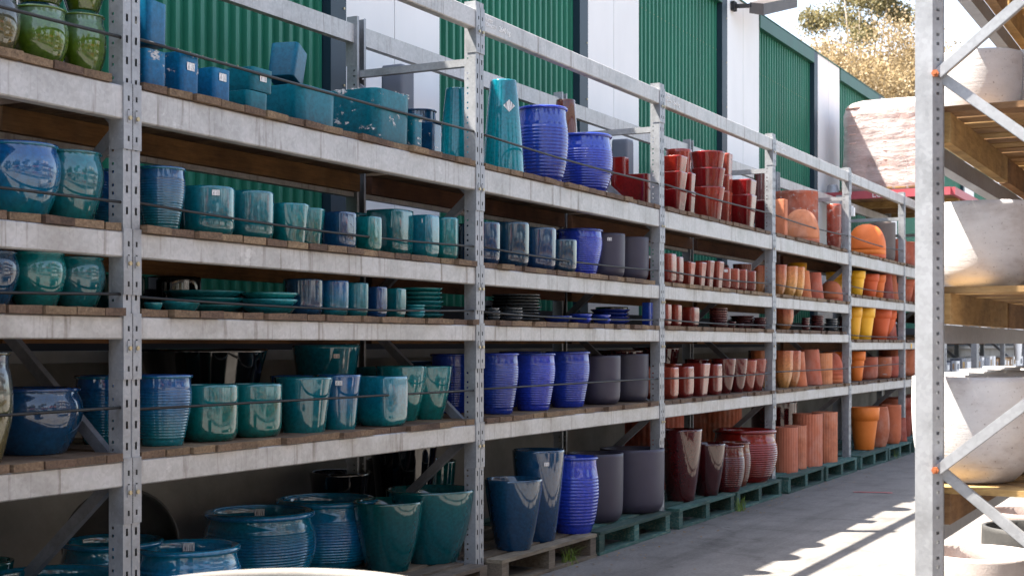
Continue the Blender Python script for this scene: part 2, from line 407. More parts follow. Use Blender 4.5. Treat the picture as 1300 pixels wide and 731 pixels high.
# ------------------------------------------------------------------ warehouse wall behind the racks
WY, WH = 5.05, 5.17
wall = thing('warehouse_wall', 'long warehouse wall of white panels and green corrugated sheets behind the pot rack', 'wall', (0, WY, 0))
g = MB(); g.box(-26, 110, 0.08, 0.4, 0, WH - 0.02); part('backing', g, 'navy', wall)
per, w0 = 5.93 * 5.05 / 8.2, 11.87 * 5.05 / 8.2
for i in range(-8, 26):
    a = w0 + per * i; b_ = a + 1.17
    g = MB(); g.box(a, a + 0.58, -0.045, 0.07, 1.3, WH); g.box(a + 0.59, b_, -0.045, 0.07, 1.3, WH)
    part('white_panel', g, 'whitewall', wall)
    g = MB(); g.box(a - 0.17, a - 0.003, -0.06, 0.07, 1.3, WH - 0.004); fl = part('dark_flashing', g, 'navy', wall)
    g = MB()
    for k in range(8): g.box(a - 0.035, a - 0.022, -0.066, -0.06, 1.5 + k * 0.48, 1.513 + k * 0.48)
    part('screw_row', g, 'bolt', fl)
    # corrugated green sheet between this white panel and the next dark flashing
    x0, x1 = b_ + 0.003, a + per - 0.173
    n = 23; p = (x1 - x0) / n; g = MB(); pr = []
    for k in range(n):
        t = x0 + k * p
        pr += [(t, 0.0), (t + 0.50 * p, 0.0), (t + 0.60 * p, -0.032), (t + 0.90 * p, -0.032)]
    pr.append((x1, 0.0))
    for (xa, ya), (xb, yb) in zip(pr[:-1], pr[1:]):
        g.quad((xa, ya + 0.03, 1.3), (xb, yb + 0.03, 1.3), (xb, yb + 0.03, WH - 0.16), (xa, ya + 0.03, WH - 0.16))
    sh = part('green_corrugated_sheet', g, 'cladgreen', wall)
    if -1 <= i <= 8:
        g = MB()
        for zz in (2.1, 2.9, 3.7, 4.5):
            for k in range(n): g.box(x0 + (k + 0.72) * p, x0 + (k + 0.78) * p, -0.0055, -0.0021, zz, zz + 0.008)
        part('screw_row', g, 'bolt', sh)
    g = MB(); g.box(x0, x1, -0.062, 0.07, WH - 0.16, WH - 0.006); part('green_top_flashing', g, 'cladtop', wall)
g = MB(); g.box(-26, 110, -0.065, 0.45, WH + 0.002, WH + 0.012); part('cap', g, 'cladtop', wall)
g = MB(); g.box(-26, 110, -0.12, 0.06, 0, 1.24); g.box(-26, 110, -0.2, 0.06, 1.243, 1.298); part('concrete_base', g, 'concrete', wall)
g = MB(); g.box(-26, 110, -0.075, -0.062, 1.3, 1.60); part('painted_shade_strip', g, 'slot', wall)  # shade behind the lower shelves, painted as a black strip
# floodlight on a bracket near the top of the wall
fy = WY - 0.05; fs = s_at(935, z_at_plane(935, WY - 0.1)); fZ = z_at_plane(935, WY - 0.1); fz = height(8, fZ)
fl = thing('floodlight', 'brown floodlight with a long hood on a bracket high on white wall panel', 'floodlight', (fs, WY - 0.05, fz))
g = MB(); g.box(-0.05, 0.05, -0.04, 0.0, -0.05, 0.05); g.bar((0, -0.03, 0), (0.06, -0.2, 0.0), 0.04, 0.04); part('bracket', g, 'slot', fl)
g = MB(); n0 = len(g.v)
g.v += [tuple(0.62 * q for q in v) for v in [(0.05, -0.3, -0.14), (0.25, -0.5, -0.16), (1.5, -0.75, 0.22), (1.3, -0.35, 0.25), (0.05, -0.3, 0.05), (0.25, -0.5, 0.05), (1.5, -0.75, 0.42), (1.3, -0.35, 0.45)]]
for q in ((3, 2, 1, 0), (4, 5, 6, 7), (0, 1, 5, 4), (1, 2, 6, 5), (2, 3, 7, 6), (3, 0, 4, 7)): g.f.append(q)
part('hood', g, 'lampgrey', fl)

# ------------------------------------------------------------------ racks
PITCH = 2.70; S0 = 4.0; YF = 3.70; RD = 0.84; PW = 0.09
LV = {2: 0.895, 3: 1.434, 4: 1.75, 5: 2.293}     # beam tops
BH = {2: 0.095, 3: 0.085, 4: 0.095, 5: 0.125}
RAIL = 3.15; POST_TOP = 3.195; BT = 0.028
def post_mesh():
    """cold-rolled upright: front face with two slot columns, side faces with bolt holes, open back"""
    g = MB(); us = [-0.045, -0.0295, -0.0185, -0.004, 0.0, 0.004, 0.0185, 0.0295, 0.045]; vs = [0.0]; holes = set(); z = 0.055
    while z + 0.04 < POST_TOP:
        vs += [z, z + 0.028]; holes.add(len(vs) - 2); z += 0.08
    vs.append(POST_TOP)
    g.sheet(us, vs, lambda i, j: j in holes and i in (1, 6), lambda u, v: (u, 0.009 if u == 0 else 0, v))
    vs2 = [0.0]; h2 = set(); z = 0.05; k = 0
    while z + 0.04 < POST_TOP:
        vs2 += [z, z + 0.010]; h2.add(len(vs2) - 2); z += (0.03 if k % 2 == 0 else 0.05); k += 1
    vs2.append(POST_TOP)
    for sx in (-0.045, 0.045):
        g.sheet([0, 0.045, 0.055, 0.07], vs2, lambda i, j: j in h2 and i == 1, lambda u, v, sx=sx: (sx, u, v))
        g.sheet([0, 1], [0, POST_TOP], lambda i, j: False, lambda u, v, sx=sx: (sx * (1 - u * 0.45), 0.07, v))
    nf = len(g.f); g.sheet([0, 1], [0, 1], lambda i, j: False, lambda u, v: (-0.044 + 0.088 * u, 0.02, v * POST_TOP))  # near-black inner sheet paints the shade seen through the slots
    me = g.mesh('upright_post'); me.materials.append(M['post']); me.materials.append(M['slot'])
    for p in list(me.polygons)[nf:]: p.material_index = 1
    return me
POST = post_mesh()
def foot_mesh():
    g = MB(); g.box(-0.07, 0.07, -0.02, 0.10, 0.0, 0.008); me = g.mesh('foot_plate'); me.materials.append(M['post']); return me
FOOT = foot_mesh()
def conn_mesh(sd, front=True):
    """beam end connector, an angle plate hooked on one half of the post face; sd=+1 right half"""
    g = MB(); x0, x1 = (0.002, 0.0475) if sd > 0 else (-0.0475, -0.002); vs = [-0.235, -0.205, -0.185, -0.105, -0.085, -0.055, -0.035, 0.012]
    xs = [x0, x0 + 0.014, x0 + 0.024, x1] if sd > 0 else [x0, x1 - 0.024, x1 - 0.014, x1]
    g.sheet(xs, vs, lambda i, j: i == 1 and j in (1, 3, 5), lambda u, v: (u, -0.006, v))
    e = x1 if sd > 0 else x0
    g.sheet([0, 1], [-0.235, 0.012], lambda i, j: False, lambda u, v: (e, -0.006 + u * 0.062, v))
    for zz in (-0.235, 0.012): g.quad((x0, -0.006, zz), (x1, -0.006, zz), (x1, 0.0, zz), (x0, 0.0, zz))
    c = x0 + 0.019 if sd > 0 else x1 - 0.019
    # pressed safety clip
    g.box(c - 0.009, c + 0.009, -0.0095, -0.0065, -0.135, -0.09)
    nf = len(g.f); g.quad((x0 + 0.002, -0.003, -0.225), (x1 - 0.002, -0.003, -0.225), (x1 - 0.002, -0.003, 0.0), (x0 + 0.002, -0.003, 0.0))  # dark backing puts the darkness of the hook holes into the colour
    if sd < 0: g.quad((-0.0024, -0.004, -0.233), (0.0024, -0.004, -0.233), (0.0024, -0.004, 0.01), (-0.0024, -0.004, 0.01))
    me = g.mesh('beam_connector'); me.materials.append(M['post']); me.materials.append(M['slot'])
    for p in list(me.polygons)[nf:]: p.material_index = 1
    return me
CONN = {1: conn_mesh(1), -1: conn_mesh(-1)}
def bolt_mesh():
    g = MB(); n = 6; g.tube([(0, 0, 0), (0, -0.008, 0)], 0.0085, 8); me = g.mesh('bolt'); me.materials.append(M['bolt']); return me
BOLT = bolt_mesh()
HOLEMARK = MB(); HOLEMARK.box(-0.004, 0.004, -0.0012, 0.0, -0.008, 0.008); HOLEMARK = HOLEMARK.mesh('slot_mark'); HOLEMARK.materials.append(M['slot'])
BEAM = {}
def beam_mesh(h, d=0.05, ln=None):
    ln = ln or (PITCH - PW - 0.005); key = (round(h, 3), d, round(ln, 3))
    if key in BEAM: return BEAM[key]
    g = MB(); c = 0.005; L2 = ln / 2
    pr = [(0, -h + c), (c, -h), (d, -h), (d, 0), (c, 0), (0, -c)]; n = len(g.v)
    for x in (-L2, L2):
        for (y, z) in pr: g.v.append((x, y, z))
    k = len(pr)
    for i in range(k): g.f.append((n + i, n + k + i, n + k + (i + 1) % k, n + (i + 1) % k))
    g.f.append(tuple(n + i for i in range(k))); g.f.append(tuple(n + 2 * k - 1 - i for i in range(k)))
    me = g.mesh('beam'); me.materials.append(M['steel']); BEAM[key] = me; return me
BOARD = []
for k in range(5):
    g = MB(); w = 0.132 + 0.004 * k; dz = BT; c = 0.003
    g.box(-w / 2, w / 2, 0.0, RD + 0.0, 0.0, dz); 
    g.v = [(x, y, z + (0.002 * math.sin(k * 3 + x * 30 + y * 4) if z > 0 else 0)) for x, y, z in g.v]
    me = g.mesh('deck_board'); me.materials.append(M['board']); BOARD.append(me)
def levels_of(bay):
    d = dict(LV)
    if bay == 4: d[4] += 0.085; d[3] -= 0.08
    if bay == 5: d[3] -= 0.08; d[4] += 0.085
    return d

rack = thing('storage_rack', 'long galvanised steel pallet rack holding coloured pots on five timber shelves', 'rack', (S0, YF, 0))
NB0, NB1 = -1, 9           # bays
for i in range(NB0, NB1 + 1):
    tall = i <= 6
    for yy, fl in ((0, False), (RD, True)):
        p = link('upright', POST, None, rack, (i * PITCH, yy, 0))
        if fl: p.rotation_euler.z = math.pi
        if not tall: p.scale.z = 2.0 / POST_TOP
        link('foot_plate', FOOT, None, p)
    nodes = [(RD - 0.05, 0.2), (0.05, 0.85), (RD - 0.05, 1.5), (0.05, 2.15), (RD - 0.05, 2.8)]
    for (ya, za), (yb, zb) in zip(nodes[:-1], nodes[1:]):
        if not tall and zb > 2: break
        g = MB(); g.bar((i * PITCH, ya, za), (i * PITCH, yb, zb), 0.045, 0.03, up=(1, 0, 0)); part('diagonal_brace', g, 'darksteel', rack)
    if tall:
        g = MB(); g.bar((i * PITCH, 0.03, 2.87), (i * PITCH, RD - 0.03, 2.87), 0.04, 0.04); part('tie_bar', g, 'post', rack)
    g = MB(); g.bar((i * PITCH, 0.03, 0.12), (i * PITCH, RD - 0.03, 0.12), 0.04, 0.04); part('tie_bar', g, 'post', rack)
nboards = 0
def add_beam(bay, z, h, yy, flip):
    o = link('beam', beam_mesh(h), None, rack, ((bay + 0.5) * PITCH, yy, z))
    if flip: o.rotation_euler.z = math.pi
    if not flip and bay <= 4:
        for sd, px_ in ((1, -PITCH / 2), (-1, PITCH / 2)):
            c = link('beam_connector', CONN[sd], None, o, (px_, -0.0, 0.0))
            # bolt head
            if bay <= 2:
                bo = link('bolt', BOLT, None, o, (px_ + sd * 0.0205, -0.0085, -0.118))
    elif flip and bay <= 2:
        for sd, px_ in ((1, -PITCH / 2), (-1, PITCH / 2)): link('beam_connector', CONN[sd], None, o, (px_, -0.0, 0.0))
    return o
for bay in range(NB0, NB1):
    lv = levels_of(bay)
    for L in (2, 3, 4, 5):
        if L == 5 and bay > 5: continue
        z, h = lv[L], BH[L]
        add_beam(bay, z, h, 0.0, False); add_beam(bay, z, h, RD, True)
        # timber bearer along the back and front under the boards
        g = MB(); a = bay * PITCH + 0.06; bb = (bay + 1) * PITCH - 0.06
        if L in (4, 5, 3):
            g.box(a, bb, RD - 0.10, RD - 0.056, z - 0.10, z - 0.002); part('timber_bearer', g, 'timber', rack)
        x = bay * PITCH + 0.055; end = (bay + 1) * PITCH - 0.055
        stuff = MB()
        while x < end - 0.06:
            k = random.randrange(5); w = min(0.132 + 0.004 * k, end - x); jit = random.uniform(-0.03, 0.004); dz = random.uniform(0, 0.0)
            if bay <= 1:
                o = link('deck_board', BOARD[k], None, rack, (x + w / 2, jit, z + 0.0015))
                o.scale.x = w / (0.132 + 0.004 * k); nboards += 1
            else:
                stuff.box(x, x + w, jit, RD + jit, z + 0.0015, z + 0.0015 + BT)
            x += w + random.uniform(0.004, 0.013)
        if stuff.v:
            o = part('deck_boards', stuff, 'board', rack); o['kind'] = 'stuff'
    if bay <= 5:
        add_beam(bay, RAIL, 0.105, 0.0, False); add_beam(bay, RAIL, 0.105, RD, True)
g = MB(); g.box(0.05, 0.10, -0.03, 0.03, 2.69, 2.78); g.box(0.06, 0.09, -0.015, 0.015, 2.78, 2.80); part('white_sensor_box', g, 'print', rack, (4 * PITCH, 0, 0))
print('boards', nboards)
# stamped load ratings on the top rail
def text_part(body, size, mat, parent, loc, rot, name='lettering', ext=0.0005):
    cu = bpy.data.curves.new(name, 'FONT'); cu.body = body; cu.size = size; cu.extrude = ext
    o = bpy.data.objects.new(name, cu); col.objects.link(o)
    dg = bpy.context.evaluated_depsgraph_get(); me = bpy.data.meshes.new_from_object(o.evaluated_get(dg))
    bpy.data.objects.remove(o); return link(name, me, mat, parent, loc) if not rot else _rot(link(name, me, mat, parent, loc), rot)
def _rot(o, r): o.rotation_euler = r; return o
for bay in (1, 2, 3, 4):
    text_part('RATED\nCAPACITY', 0.026, 'print', rack, (bay * PITCH + 0.07, -0.0012, RAIL - 0.042), (math.pi / 2, 0, 0))
    text_part('2640 kg', 0.042, 'print', rack, (bay * PITCH + 0.225, -0.0012, RAIL - 0.068), (math.pi / 2, 0, 0))
for bay in range(5, 9):
    for k in range(4):
        g = MB(); g.box(0, 0.05, -0.004, -0.001, -0.06, 0.0); part('shelf_tag', g, 'yellow', rack, ((bay) * PITCH + 0.35 + 0.55 * k, 0, levels_of(bay)[3] - 0.015))

# ------------------------------------------------------------------ pots
NOUN = {}
def section(n_exp, seg):
    t = np.arange(seg) * 2 * math.pi / seg
    c, s_ = np.cos(t), np.sin(t)
    r = (np.abs(c) ** n_exp + np.abs(s_) ** n_exp) ** (-1 / n_exp)
    return t, r
def revolve(prof, seg=36, n_exp=2.0, mod=None, cap0=True, cap1=False, name='pot'):
    """prof: list of (radius, z); n_exp>2 gives rounded squares; mod(t, z)->radius factor"""
    t, r = section(n_exp, seg); k = len(prof)
    V = np.zeros((k, seg, 3))
    for i, (rr, z) in enumerate(prof):
        q = r * rr * (mod(t, z) if mod else 1.0)
        V[i, :, 0] = q * np.cos(t); V[i, :, 1] = q * np.sin(t); V[i, :, 2] = z
    idx = np.arange(k * seg).reshape(k, seg); nx = np.roll(idx, -1, axis=1)
    f = np.stack([idx[:-1], nx[:-1], nx[1:], idx[1:]], -1).reshape(-1, 4).tolist()
    if cap0: f.append(list(idx[0][::-1]))
    if cap1: f.append(list(idx[-1]))
    me = bpy.data.meshes.new(name); me.from_pydata(V.reshape(-1, 3).tolist(), [], f); me.update()
    me.polygons.foreach_set('use_smooth', [True] * len(me.polygons))
    return me
def smooth_prof(pts, n=24):
    """Catmull-Rom through (r, z) control points"""
    P = [pts[0]] + list(pts) + [pts[-1]]; out = []
    per = max(2, n // (len(pts) - 1))
    for i in range(1, len(P) - 2):
        p0, p1, p2, p3 = [np.array(q) for q in P[i - 1:i + 3]]
        for j in range(per):
            t = j / per
            out.append(tuple(0.5 * ((2 * p1) + (-p0 + p2) * t + (2 * p0 - 5 * p1 + 4 * p2 - p3) * t * t + (-p0 + 3 * p1 - 3 * p2 + p3) * t ** 3)))
    out.append(tuple(pts[-1])); return out
# outer profile control points in unit radius / unit height, ribs (z0, z1, count, depth), lip radius, section exponent
KIND = {
    'egg':     dict(p=[(0.58, 0), (0.66, 0.03), (0.86, 0.30), (0.985, 0.60), (0.97, 0.80), (0.90, 0.93), (0.89, 1)], lip=0.045, noun='rounded pot'),
    'jar':     dict(p=[(0.62, 0), (0.68, 0.03), (0.93, 0.35), (0.985, 0.6), (0.93, 0.80), (0.86, 0.88), (0.86, 1)], lip=0.05, noun='barrel jar'),
    'ribtall': dict(p=[(0.66, 0), (0.69, 0.02), (0.80, 0.25), (0.93, 0.55), (0.965, 0.75), (0.93, 0.90), (0.92, 1)], ribs=(0.10, 0.80, 17, 0.022), lip=0.06, noun='ribbed pot'),
    'ribround': dict(p=[(0.66, 0), (0.70, 0.02), (0.88, 0.22), (0.985, 0.5), (0.97, 0.72), (0.90, 0.88), (0.89, 1)], ribs=(0.10, 0.76, 15, 0.026), lip=0.06, noun='ribbed barrel pot'),
    'cup':     dict(p=[(0.70, 0), (0.80, 0.015), (0.925, 0.10), (0.97, 0.22), (0.985, 0.5), (0.99, 0.8), (0.99, 1)], noun='round-bottomed pot'),
    'bowlcup': dict(p=[(0.55, 0), (0.66, 0.02), (0.86, 0.14), (0.96, 0.36), (1.0, 0.7), (0.99, 1)], noun='round-bottomed planter'),
    'cone':    dict(p=[(0.72, 0), (0.735, 0.012), (0.80, 0.3), (0.90, 0.7), (1.0, 1)], noun='tapered pot'),
    'vase':    dict(p=[(0.56, 0), (0.59, 0.012), (0.74, 0.25), (0.88, 0.55), (0.965, 0.82), (1.0, 1)], noun='curved tapered pot'),
    'tall':    dict(p=[(0.62, 0), (0.64, 0.008), (0.78, 0.3), (0.90, 0.62), (0.97, 0.85), (1.0, 1)], noun='tall tapered pot'),
    'classic': dict(p=[(0.60, 0), (0.62, 0.01), (0.74, 0.35), (0.86, 0.68), (0.865, 0.70), (0.95, 0.705), (0.975, 0.85), (1.0, 1)], noun='rimmed clay pot', lin=True),
    'belly':   dict(p=[(0.62, 0), (0.70, 0.02), (0.92, 0.25), (1.0, 0.5), (0.95, 0.78), (0.84, 1)], noun='bellied clay pot'),
    'square':  dict(p=[(0.90, 0), (0.945, 0.012), (0.97, 0.06), (0.985, 0.4), (1.0, 0.9), (1.0, 1)], n=9, noun='square pot'),
    'squaretaper': dict(p=[(0.74, 0), (0.765, 0.012), (0.82, 0.25), (0.92, 0.65), (1.0, 1)], n=7, noun='square tapered pot'),
    'roundsq': dict(p=[(0.70, 0), (0.80, 0.012), (0.93, 0.10), (0.98, 0.25), (1.0, 0.7), (0.98, 1)], n=4.5, noun='rounded square pot'),
    'fluted':  dict(p=[(0.96, 0), (0.985, 0.01), (0.985, 0.4), (0.985, 0.9), (1.0, 1)], flute=(30, 0.035), noun='fluted clay pot'),
    'petal':   dict(p=[(0.40, 0), (0.52, 0.02), (0.84, 0.30), (0.96, 0.62), (0.96, 0.85), (1.0, 1)], flute=(9, 0.06), noun='ruffled pot'),
    'wavycup': dict(p=[(0.74, 0), (0.765, 0.012), (0.84, 0.35), (0.93, 0.7), (1.0, 1)], wavy=0.02, noun='wavy-rimmed pot'),
}
def pot_meshes(kind, R, H, seg=36):
    K = KIND[kind]; wall_t = max(0.010, R * 0.07)
    pr = [tuple(q) for q in K['p']] if K.get('lin') else smooth_prof(K['p'], 22)
    pr = [(r * R, z * H) for r, z in pr]
    if 'ribs' in K:
        z0, z1, n, d = K['ribs']; rs = np.array([q[0] for q in pr]); zs = np.array([q[1] for q in pr])
        zz = list(zs[zs < z0 * H]) + list(np.linspace(z0 * H, z1 * H, n * 6)) + list(zs[zs > z1 * H]); out = []
        for z in zz:
            r = float(np.interp(z, zs, rs)); u = (z / H - z0) / (z1 - z0)
            if 0 <= u <= 1: r += R * d * (abs(math.sin(math.pi * u * n)) ** 0.7 - 0.6)
            out.append((r, float(z)))
        pr = out
    rt = pr[-1][0]; lip = K.get('lip')
    inner = [(rt - wall_t * 0.25, H + wall_t * 0.10), (rt - wall_t * 0.75, H + wall_t * 0.10), (rt - wall_t, H - wall_t * 0.2)]
    ri = np.array([q[0] for q in pr]); zi = np.array([q[1] for q in pr])
    for f in (0.8, 0.55, 0.3, 0.12): inner.append((max(0.01, float(np.interp(H * f, zi, ri)) - wall_t), H * f))
    inner.append((0.004, H * 0.10))
    mod = None
    if 'flute' in K:
        n, d = K['flute']; mod = lambda t, z: 1 - d + d * np.abs(np.cos(t * n / 2)) ** 0.6; seg = max(seg, n * 4)
    if 'wavy' in K:
        mod = lambda t, z: 1 + K['wavy'] * np.sin(6 * t) * (z / H) ** 2
    n_exp = K.get('n', 2.0)
    if n_exp > 2: seg = 64
    body = revolve(pr + inner, seg, n_exp, mod, name='pot')
    rim = None
    if lip:
        a = lip * R * 1.15; bq = lip * R * 1.0; c = []
        for j in range(9):
            t = math.pi * (-0.75 + 1.75 * j / 8 * 1.0)
            c.append((rt + a * 0.15 + a * math.cos(t), H - bq * 0.2 + bq * math.sin(t)))
        rim = revolve([(rt - wall_t * 0.6, H - bq * 1.3)] + c, seg, 2.0, None, cap0=False, name='rim')
    return body, rim

POTS = []     # records used for placing, overlap tests and labels
BAYNAME = {-1: 'green bay', 0: 'teal bay', 1: 'cobalt bay', 2: 'red bay', 3: 'peach bay', 4: 'orange bay', 5: 'last clay bay', 6: 'first boxed goods bay', 7: 'second boxed goods bay', 8: 'third boxed goods bay'}
LVNAME = {1: 'floor pallets', 2: 'lowest shelf', 3: 'second shelf', 4: 'third shelf', 5: 'top shelf'}
COLNAME = dict(teal='teal', tealgreen='sea-green', bluetop='blue-to-teal', bluerib='mottled blue', deepblue='deep blue', boxblue='blue', boxteal='teal', turq='turquoise', saucerteal='pale teal', darkteal='dark teal', petrol='petrol blue', black='black', green='moss green', olive='brown olive', cobalt='cobalt blue', red='red', rust='rust red', maroon='maroon', brown='brown', peach='peach', grey='violet-grey', taupe='taupe', saucergrey='slate', purple='purple-brown', terra='terracotta', terradark='dark terracotta', terralight='pale terracotta', orange='orange', yellow='yellow', white='white', whiteold='stained white', darkgrey='charcoal')
def base_z(bay, L):
    return 0.148 if L == 1 else levels_of(bay)[L] + 0.0015 + BT
def bay_of(s): return int(math.floor((s - S0) / PITCH))
def register(o, rec):
    rec['o'] = o; POTS.append(rec); return o
def emit(kind, mat, s, y, z, R, H, name=None, rz=0.0, flip=False, tilt=None, **rec):
    nm = name or {'square': 'square_pot', 'squaretaper': 'square_pot', 'roundsq': 'square_pot'}.get(kind, 'pot')
    body, rim = pot_meshes(kind, R, H, 40 if R * F_PX / max(2, depth(s, y)) > 22 else 28)
    if rim is None:
        o = link(nm, body, mat, None, (s, y, z), rz)
    else:
        o = link(nm, None, None, None, (s, y, z), rz); link('body', body, mat, o); link('rim', rim, mat, o)
    if flip:
        o.rotation_euler.x = math.pi; o.location.z = z + H * (1.0 + 0.0) + 0.001
    rec.update(dict(kind=kind, mat=mat, s=s, y=y, z=z, R=R, H=H, noun=rec.get('noun') or KIND[kind]['noun']))
    rec.setdefault('cat', 'pot')
    return register(o, rec)
OCC = {}
def solve(kind, x0, x1, ytop, L, off, ybot=None, bay=None):
    cx = (x0 + x1) / 2; sq = KIND[kind].get('n', 2) > 2 if kind in KIND else False
    y = YF + 0.2; R = 0.15
    for _ in range(25):
        Z = z_at_plane(cx, y); R = (x1 - x0) / 2 * Z / F_PX * 1.07
        if sq: R = R / ((CS + kx(cx) * SN) + (SN - kx(cx) * CS)) * 1.13
        y = YF + 0.012 + off + R * 1.0
        if ybot is not None:
            b_ = bay if bay is not None else bay_of(s_at(cx, Z))
            Zf = (CAM_H - base_z(b_, L)) * F_PX / (ybot - HOR)
            y = y_at(cx, Zf + R * 0.55)
    Z = z_at_plane(cx, y); s = s_at(cx, Z)
    return s, y, Z, R
def pot(kind, mat, x0, x1, ytop, L, off=0.03, ybot=None, bay=None, rz=0.0, nudge=True, **rec):
    if bay is not None and bay >= 2 and L in (2, 3, 4) and off < 0.1: x0 -= 0.38 * (x1 - x0)
    if ybot is not None and x0 > 840: x0 -= 0.16 * (x1 - x0)
    for tries in range(14):
        s, y, Z, R = solve(kind, x0, x1, ytop, L, off, ybot, bay)
        b_ = bay if bay is not None else bay_of(s)
        R *= random.uniform(0.985, 1.015)
        hits = [q for q in OCC.get((b_, L), []) if math.hypot(q[0] - s, q[1] - y) < (q[2] + R) * 0.985]
        if not hits or not nudge or ybot is not None: break
        off += 0.02
    z = base_z(b_, L)
    sq = KIND[kind].get('n', 2) > 2
    Zt = Z - R * 0.8 if ytop < HOR else Z + R * 0.9
    H = max(0.05, height(ytop, Zt) - z)
    # stay clear of the uprights at the bay ends
    lo, hi = S0 + b_ * PITCH + 0.024 + R, S0 + (b_ + 1) * PITCH - 0.024 - R
    if L > 1: s = min(max(s, lo), hi)
    if L == 1 and ybot is not None:
        for q in OCC.get((b_, L), []):
            dd = math.hypot(q[0] - s, q[1] - y)
            if dd < (q[2] + R) * 0.93: kk = ((q[2] + R) * 0.93 - dd); ray = math.hypot(s, y); s += s / ray * kk * 1.3; y += y / ray * kk * 1.3
    OCC.setdefault((b_, L), []).append((s, y, R))
    if R > 0.5: print('BIG', kind, mat, x0, x1, L, R)
    rec.setdefault('bay', b_); rec.setdefault('L', L)
    return emit(kind, mat, s, y, z, R, H, rz=rz, **rec)
def stack(kind, mat, x0, x1, ytops, L, off=0.03, bay=None, flip=False, **rec):
    """nested pots, lowest first; ytops are the rim heights in the photograph"""
    s, y, Z, R = solve(kind, x0, x1, ytops[0], L, off); b_ = bay if bay is not None else bay_of(s); z = base_z(b_, L)
    Zt = Z - R * 0.8 if ytops[0] < HOR else Z + R * 0.8
    H = height(ytops[0], Zt) - z; OCC.setdefault((b_, L), []).append((s, y, R)); n = len(ytops)
    for i, yt in enumerate(ytops):
        zt = height(yt, Zt); nm = ['lowest', 'second', 'third', 'fourth', 'fifth'][i] if i < n - 1 else 'topmost'
        emit(kind, mat, s + random.uniform(-0.004, 0.004), y, max(z, zt - H) + 0.0005 * i, R * (1 - 0.0 * i), H, rz=random.uniform(-0.03, 0.03), bay=b_, L=L, pos=(nm + ' of its nest') if n > 1 else '', flip=flip, **rec)
def saucers(mat, x0, x1, ytop, n, L, off=0.02, bay=None):
    cx = (x0 + x1) / 2; y = YF + 0.2
    for _ in range(20):
        Z = z_at_plane(cx, y); R = (x1 - x0) / 2 * Z / F_PX; y = YF + 0.015 + off + R
    s = s_at(cx, Z); b_ = bay if bay is not None else bay_of(s); z = base_z(b_, L); Zt = Z - R * 0.3
    s = min(max(s, S0 + b_ * PITCH + 0.05 + R), S0 + (b_ + 1) * PITCH - 0.05 - R)
    T = max(0.02, height(ytop, Z) - z); h = T / n * 1.0; OCC.setdefault((b_, L), []).append((s, y, R))
    hh = min(0.05, h * 1.15)
    for i in range(n):
        r = R * random.uniform(0.97, 1.0)
        pr = [(r * 0.72, 0), (r * 0.76, hh * 0.05), (r * 0.95, hh * 0.75), (r, hh), (r * 0.985, hh * 1.08), (r * 0.93, hh * 0.9), (r * 0.72, hh * 0.30), (0.003, hh * 0.28)]
        me = revolve(pr, 32, name='saucer'); me.materials.append(M[mat])
        o = link('saucer', me, None, None, (s + random.uniform(-0.006, 0.006), y + random.uniform(-0.004, 0.004), z + i * h + 0.0005))
        nm = 'lowest' if i == 0 else ('topmost' if i == n - 1 else ['second', 'third', 'fourth', 'fifth', 'sixth', 'seventh', 'eighth', 'ninth'][i - 1])
        register(o, dict(kind='saucer', mat=mat, s=s, y=y, z=z, R=R, H=hh, noun='saucer', cat='saucer', bay=b_, L=L, pos=(nm + ' of its stack') if n > 1 else ''))
def add_label(o, rec, fz=0.75, size=0.045, inner=False, ang=None):
    """paper price label stuck on the side that faces the aisle"""
    if ang is None: ang = math.atan2(-rec['y'], -rec['s']) if rec['kind'] not in ('square', 'squaretaper', 'roundsq') else -math.pi / 2
    R, H = rec['R'], rec['H']; zs = [q[1] for q in KIND[rec['kind']]['p']]; rs = [q[0] for q in KIND[rec['kind']]['p']]
    rr = float(np.interp(fz, zs, rs)) * R + 0.004
    if rec['kind'] == 'square': rr = R * 1.0 + 0.003
    if inner: rr = rr - 0.085 * R - 0.012; ang += math.pi
    g = MB(); w = size / 2; n = Vector((math.cos(ang), math.sin(ang), 0)); t = Vector((-n.y, n.x, 0)); c = n * rr + Vector((0, 0, H * fz))
    if inner: n = -n
    g.v = [tuple(c - t * w - Vector((0, 0, w * 0.7))), tuple(c + t * w - Vector((0, 0, w * 0.7))), tuple(c + t * w + Vector((0, 0, w * 0.7))), tuple(c - t * w + Vector((0, 0, w * 0.7)))]
    g.f = [(0, 1, 2, 3)]
    return part('price_label', g, 'label', o)
def add_wrap(o, rec, mat='wrap', grow=1.05, seed=0):
    """crinkled plastic bag pulled over a pot"""
    R, H = rec['R'], rec['H']; n_exp = KIND[rec['kind']].get('n', 2.0); pr = []
    for j in range(22): pr.append((R * grow * float(np.interp(j / 21, [q[1] for q in KIND[rec['kind']]['p']], [q[0] for q in KIND[rec['kind']]['p']])), H * (0.02 + j / 21 * 1.0)))
    pr += [(R * 0.9, H * 1.035), (R * 0.45, H * 1.02), (0.004, H * 1.01)]
    me = revolve(pr, 64, n_exp, lambda t, z: 1 + 0.012 * np.sin(7 * t + z * 40 + seed) + 0.008 * np.sin(17 * t - z * 63), cap0=False, name='plastic_wrap')
    return link('plastic_wrap', me, mat, o)
last = lambda: POTS[-1]

